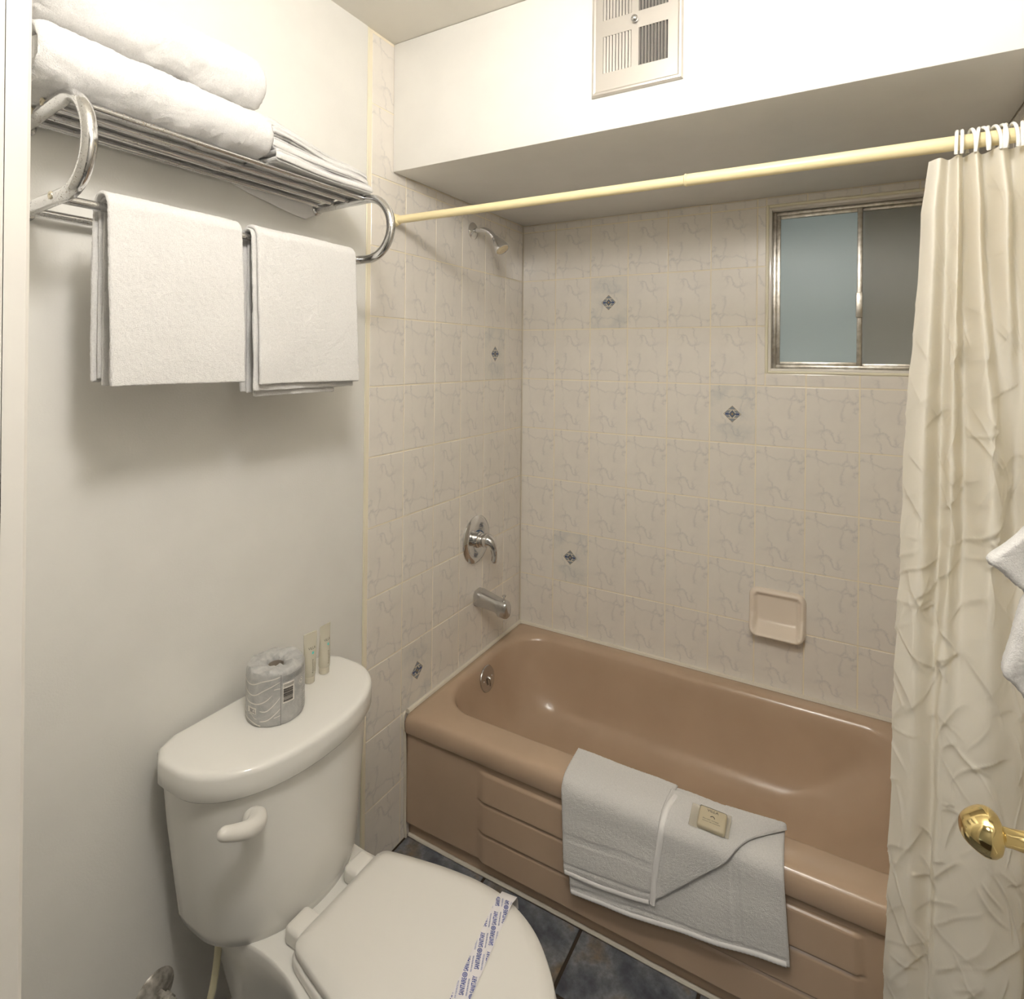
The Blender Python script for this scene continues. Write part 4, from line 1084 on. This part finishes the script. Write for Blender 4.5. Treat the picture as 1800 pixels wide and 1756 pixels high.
for a, (x0, x1) in enumerate(qx):
    for zi, (z0, z1) in enumerate(qz):
        n = 9; w = (x1-x0)/n
        for k in range(n):
            xc = x0+w*(k+.5); s = 1 if a == 0 else -1
            key = a
            if key not in lm:
                hz = (z1-z0)/2; ww = w*.62
                V = [(-ww, -.0062 if s < 0 else -.0105, -hz), (ww, -.0105 if s < 0 else -.0062, -hz), (ww, -.0105 if s < 0 else -.0062, hz), (-ww, -.0062 if s < 0 else -.0105, hz)]
                if s > 0: V = [(-w*.34, -.0085, -hz), (w*.26, -.0055, -hz), (w*.26, -.0055, hz), (-w*.34, -.0085, hz)]
                else: V = [(-w*.46, -.0098, -hz), (-w*.02, -.0040, -hz), (-w*.02, -.0040, hz), (-w*.46, -.0098, hz)]
                V += [(x+.0006, y+.0006, z) for x, y, z in V]
                F = [(0, 1, 2, 3), (7, 6, 5, 4), (0, 4, 5, 1), (1, 5, 6, 2), (2, 6, 7, 3), (3, 7, 4, 0)]
                me = bpy.data.meshes.new('louver'); me.from_pydata(V, [], F); me.materials.append(M['vent']); me.update(); lm[key] = me
            o = bpy.data.objects.new('louver', lm[key]); o.location = (xc, YF, (z0+z1)/2); link(o, vg)
lathe('knob', [(.006, .003), (.010, .004), (.011, .0062), (.014, .0080), (.018, .0082), (.0215, .0066), (.0235, .0035), (.024, 0)], (.757, YF, 2.3215), (0, -1, 0), M['brushed'], vg, 24)

# ------------------------------------------------------------------ door standing open, its brass knob and a towel on its hook
door = thing('door_1', 'white door standing open along the side wall', None, (1.435, -1.95, 0), kind='structure')
DXA, DXB, DYA, DYB = 1.418, 1.452, -1.945, -1.195
box('door_leaf', (DXA, DYA, .012), (DXB, DYB, 2.03), M['trim'], door, .002)
for z0, z1 in ((.12, .85), (1.02, 1.9)):
    rr_ = []
    for d, x in ((0, DXA-.0002), (.006, DXA-.006), (.016, DXA-.006), (.024, DXA-.0008)):
        rr_.append([(x, y, z) for y, z in ((DYA+.12+d, z0+d), (DYB-.12-d, z0+d), (DYB-.12-d, z1-d), (DYA+.12+d, z1-d))])
    V, F = loft_vf(rr_, False, False); mesh('panel_moulding', V, F, M['trim'], door, True, 30)
ko = Vector((DXA, -1.246, .940))
kd = Vector((-1, -.16, .05)).normalized()
kn = lathe('door_knob', [(0.0, 0.031), (0.003, 0.031), (0.006, 0.029), (0.011, 0.021), (0.018, 0.0145), (0.037, 0.0111), (0.0463, 0.0103), (0.0537, 0.0108), (0.0551, 0.0136), (0.056, 0.0141), (0.0574, 0.0179), (0.0602, 0.023), (0.0649, 0.0263), (0.0705, 0.0273), (0.076, 0.0263), (0.0826, 0.023), (0.0891, 0.0183), (0.0937, 0.0136), (0.096, 0.0094), (0.0967, 0.0)], ko, kd, M['brass'], door, 48, 25)
kn['label'] = 'polished brass door knob'
hk2 = tube('towel_hook', catmull([(DXA, -1.31, 1.40), (DXA-.02, -1.31, 1.395), (DXA-.035, -1.31, 1.385), (DXA-.042, -1.31, 1.40)], 5), .004, M['chrome'], door, 10)
dt = thing('door_hook_towel', 'white terry towel bunched on the open door above the brass knob', 'towel', (1.38, -1.30, 1.12))
def pad(name, poly, yc, th, seed):
    """puffed cloth lobe: polygon in (x,z), thickness in y, inflated toward its middle"""
    B = resample(catmull(poly, 8, True)+[catmull(poly, 8, True)[0]], .003)[:-1]; c = B.mean(0); rings = []
    lv = [0, .02, .06, .12, .22, .36, .55, .75, .95]
    for side in (1, -1):
        for f in (lv if side > 0 else lv[::-1]):
            if side < 0 and f == 0: continue
            rr_ = []
            for b in B:
                q = b+(c-b)*f; d = th*math.sqrt(1-(1-min(1, f/.16))**2)*.5
                r_ = random.uniform(-1, 1)*.0006
                n_ = .004*noise.noise(Vector((q[0]*30+seed, q[1]*30, side)))
                rr_.append((min(q[0]+r_, DXA-.002), yc-side*(d+.002+n_*min(1, f*5))+r_+(.35*(q[0]-1.37)), q[1]+r_))
            rings.append(rr_)
    rings = rings[:len(lv)][::-1]+rings[len(lv):][::-1] if False else rings
    fr = rings[:len(lv)][::-1]; bk = rings[len(lv):][::-1]
    return loft(name, fr+bk, M['towel'], dt, angle=180)
pad('upper_fold', [(1.340, 1.287), (1.358, 1.305), (1.376, 1.325), (1.400, 1.362), (1.414, 1.38), (1.414, 1.24), (1.392, 1.243), (1.372, 1.256), (1.354, 1.274)], -1.285, .022, 1)
pad('lower_fold', [(1.354, 1.163), (1.362, 1.20), (1.370, 1.237), (1.376, 1.252), (1.390, 1.262), (1.414, 1.27), (1.414, 1.085), (1.400, 1.100), (1.384, 1.122), (1.366, 1.147)], -1.295, .022, 4)

# ------------------------------------------------------------------ wall lamp and added fill
LX, LY, LZ = 1.0, -1.885, 2.275
lamp = thing('wall_light', 'opal globe wall light above the doorway', 'wall light', (LX, YD, LZ))
lathe('wall_plate', [(.0005, .055), (.012, .056), (.018, .045), (.022, .03), (.04, .03)], (LX, YD, LZ), (0, 1, 0), M['chrome'], lamp, 40)
lathe('globe', [(0.0, 0.039), (0.0096, 0.0624), (0.0264, 0.0832), (0.054, 0.0975), (0.0744, 0.1014), (0.102, 0.0975), (0.132, 0.078), (0.1536, 0.0468), (0.1632, 0.0156), (0.1638, 0.0)], (LX, YD+.038, LZ), (0, 1, 0), M['lampglass'], lamp, 40)
la = bpy.data.lights.new('hall_fill', 'AREA'); la.energy = HALL_FILL_E; la.shape = 'DISK'; la.size = .5; la.color = (1, .965, .925)  # added soft fill through the doorway, not a fixture of the hall
lo = bpy.data.objects.new('hall_fill', la); lo.location = (1.0, -2.8, ZC-.02); COL.objects.link(lo)
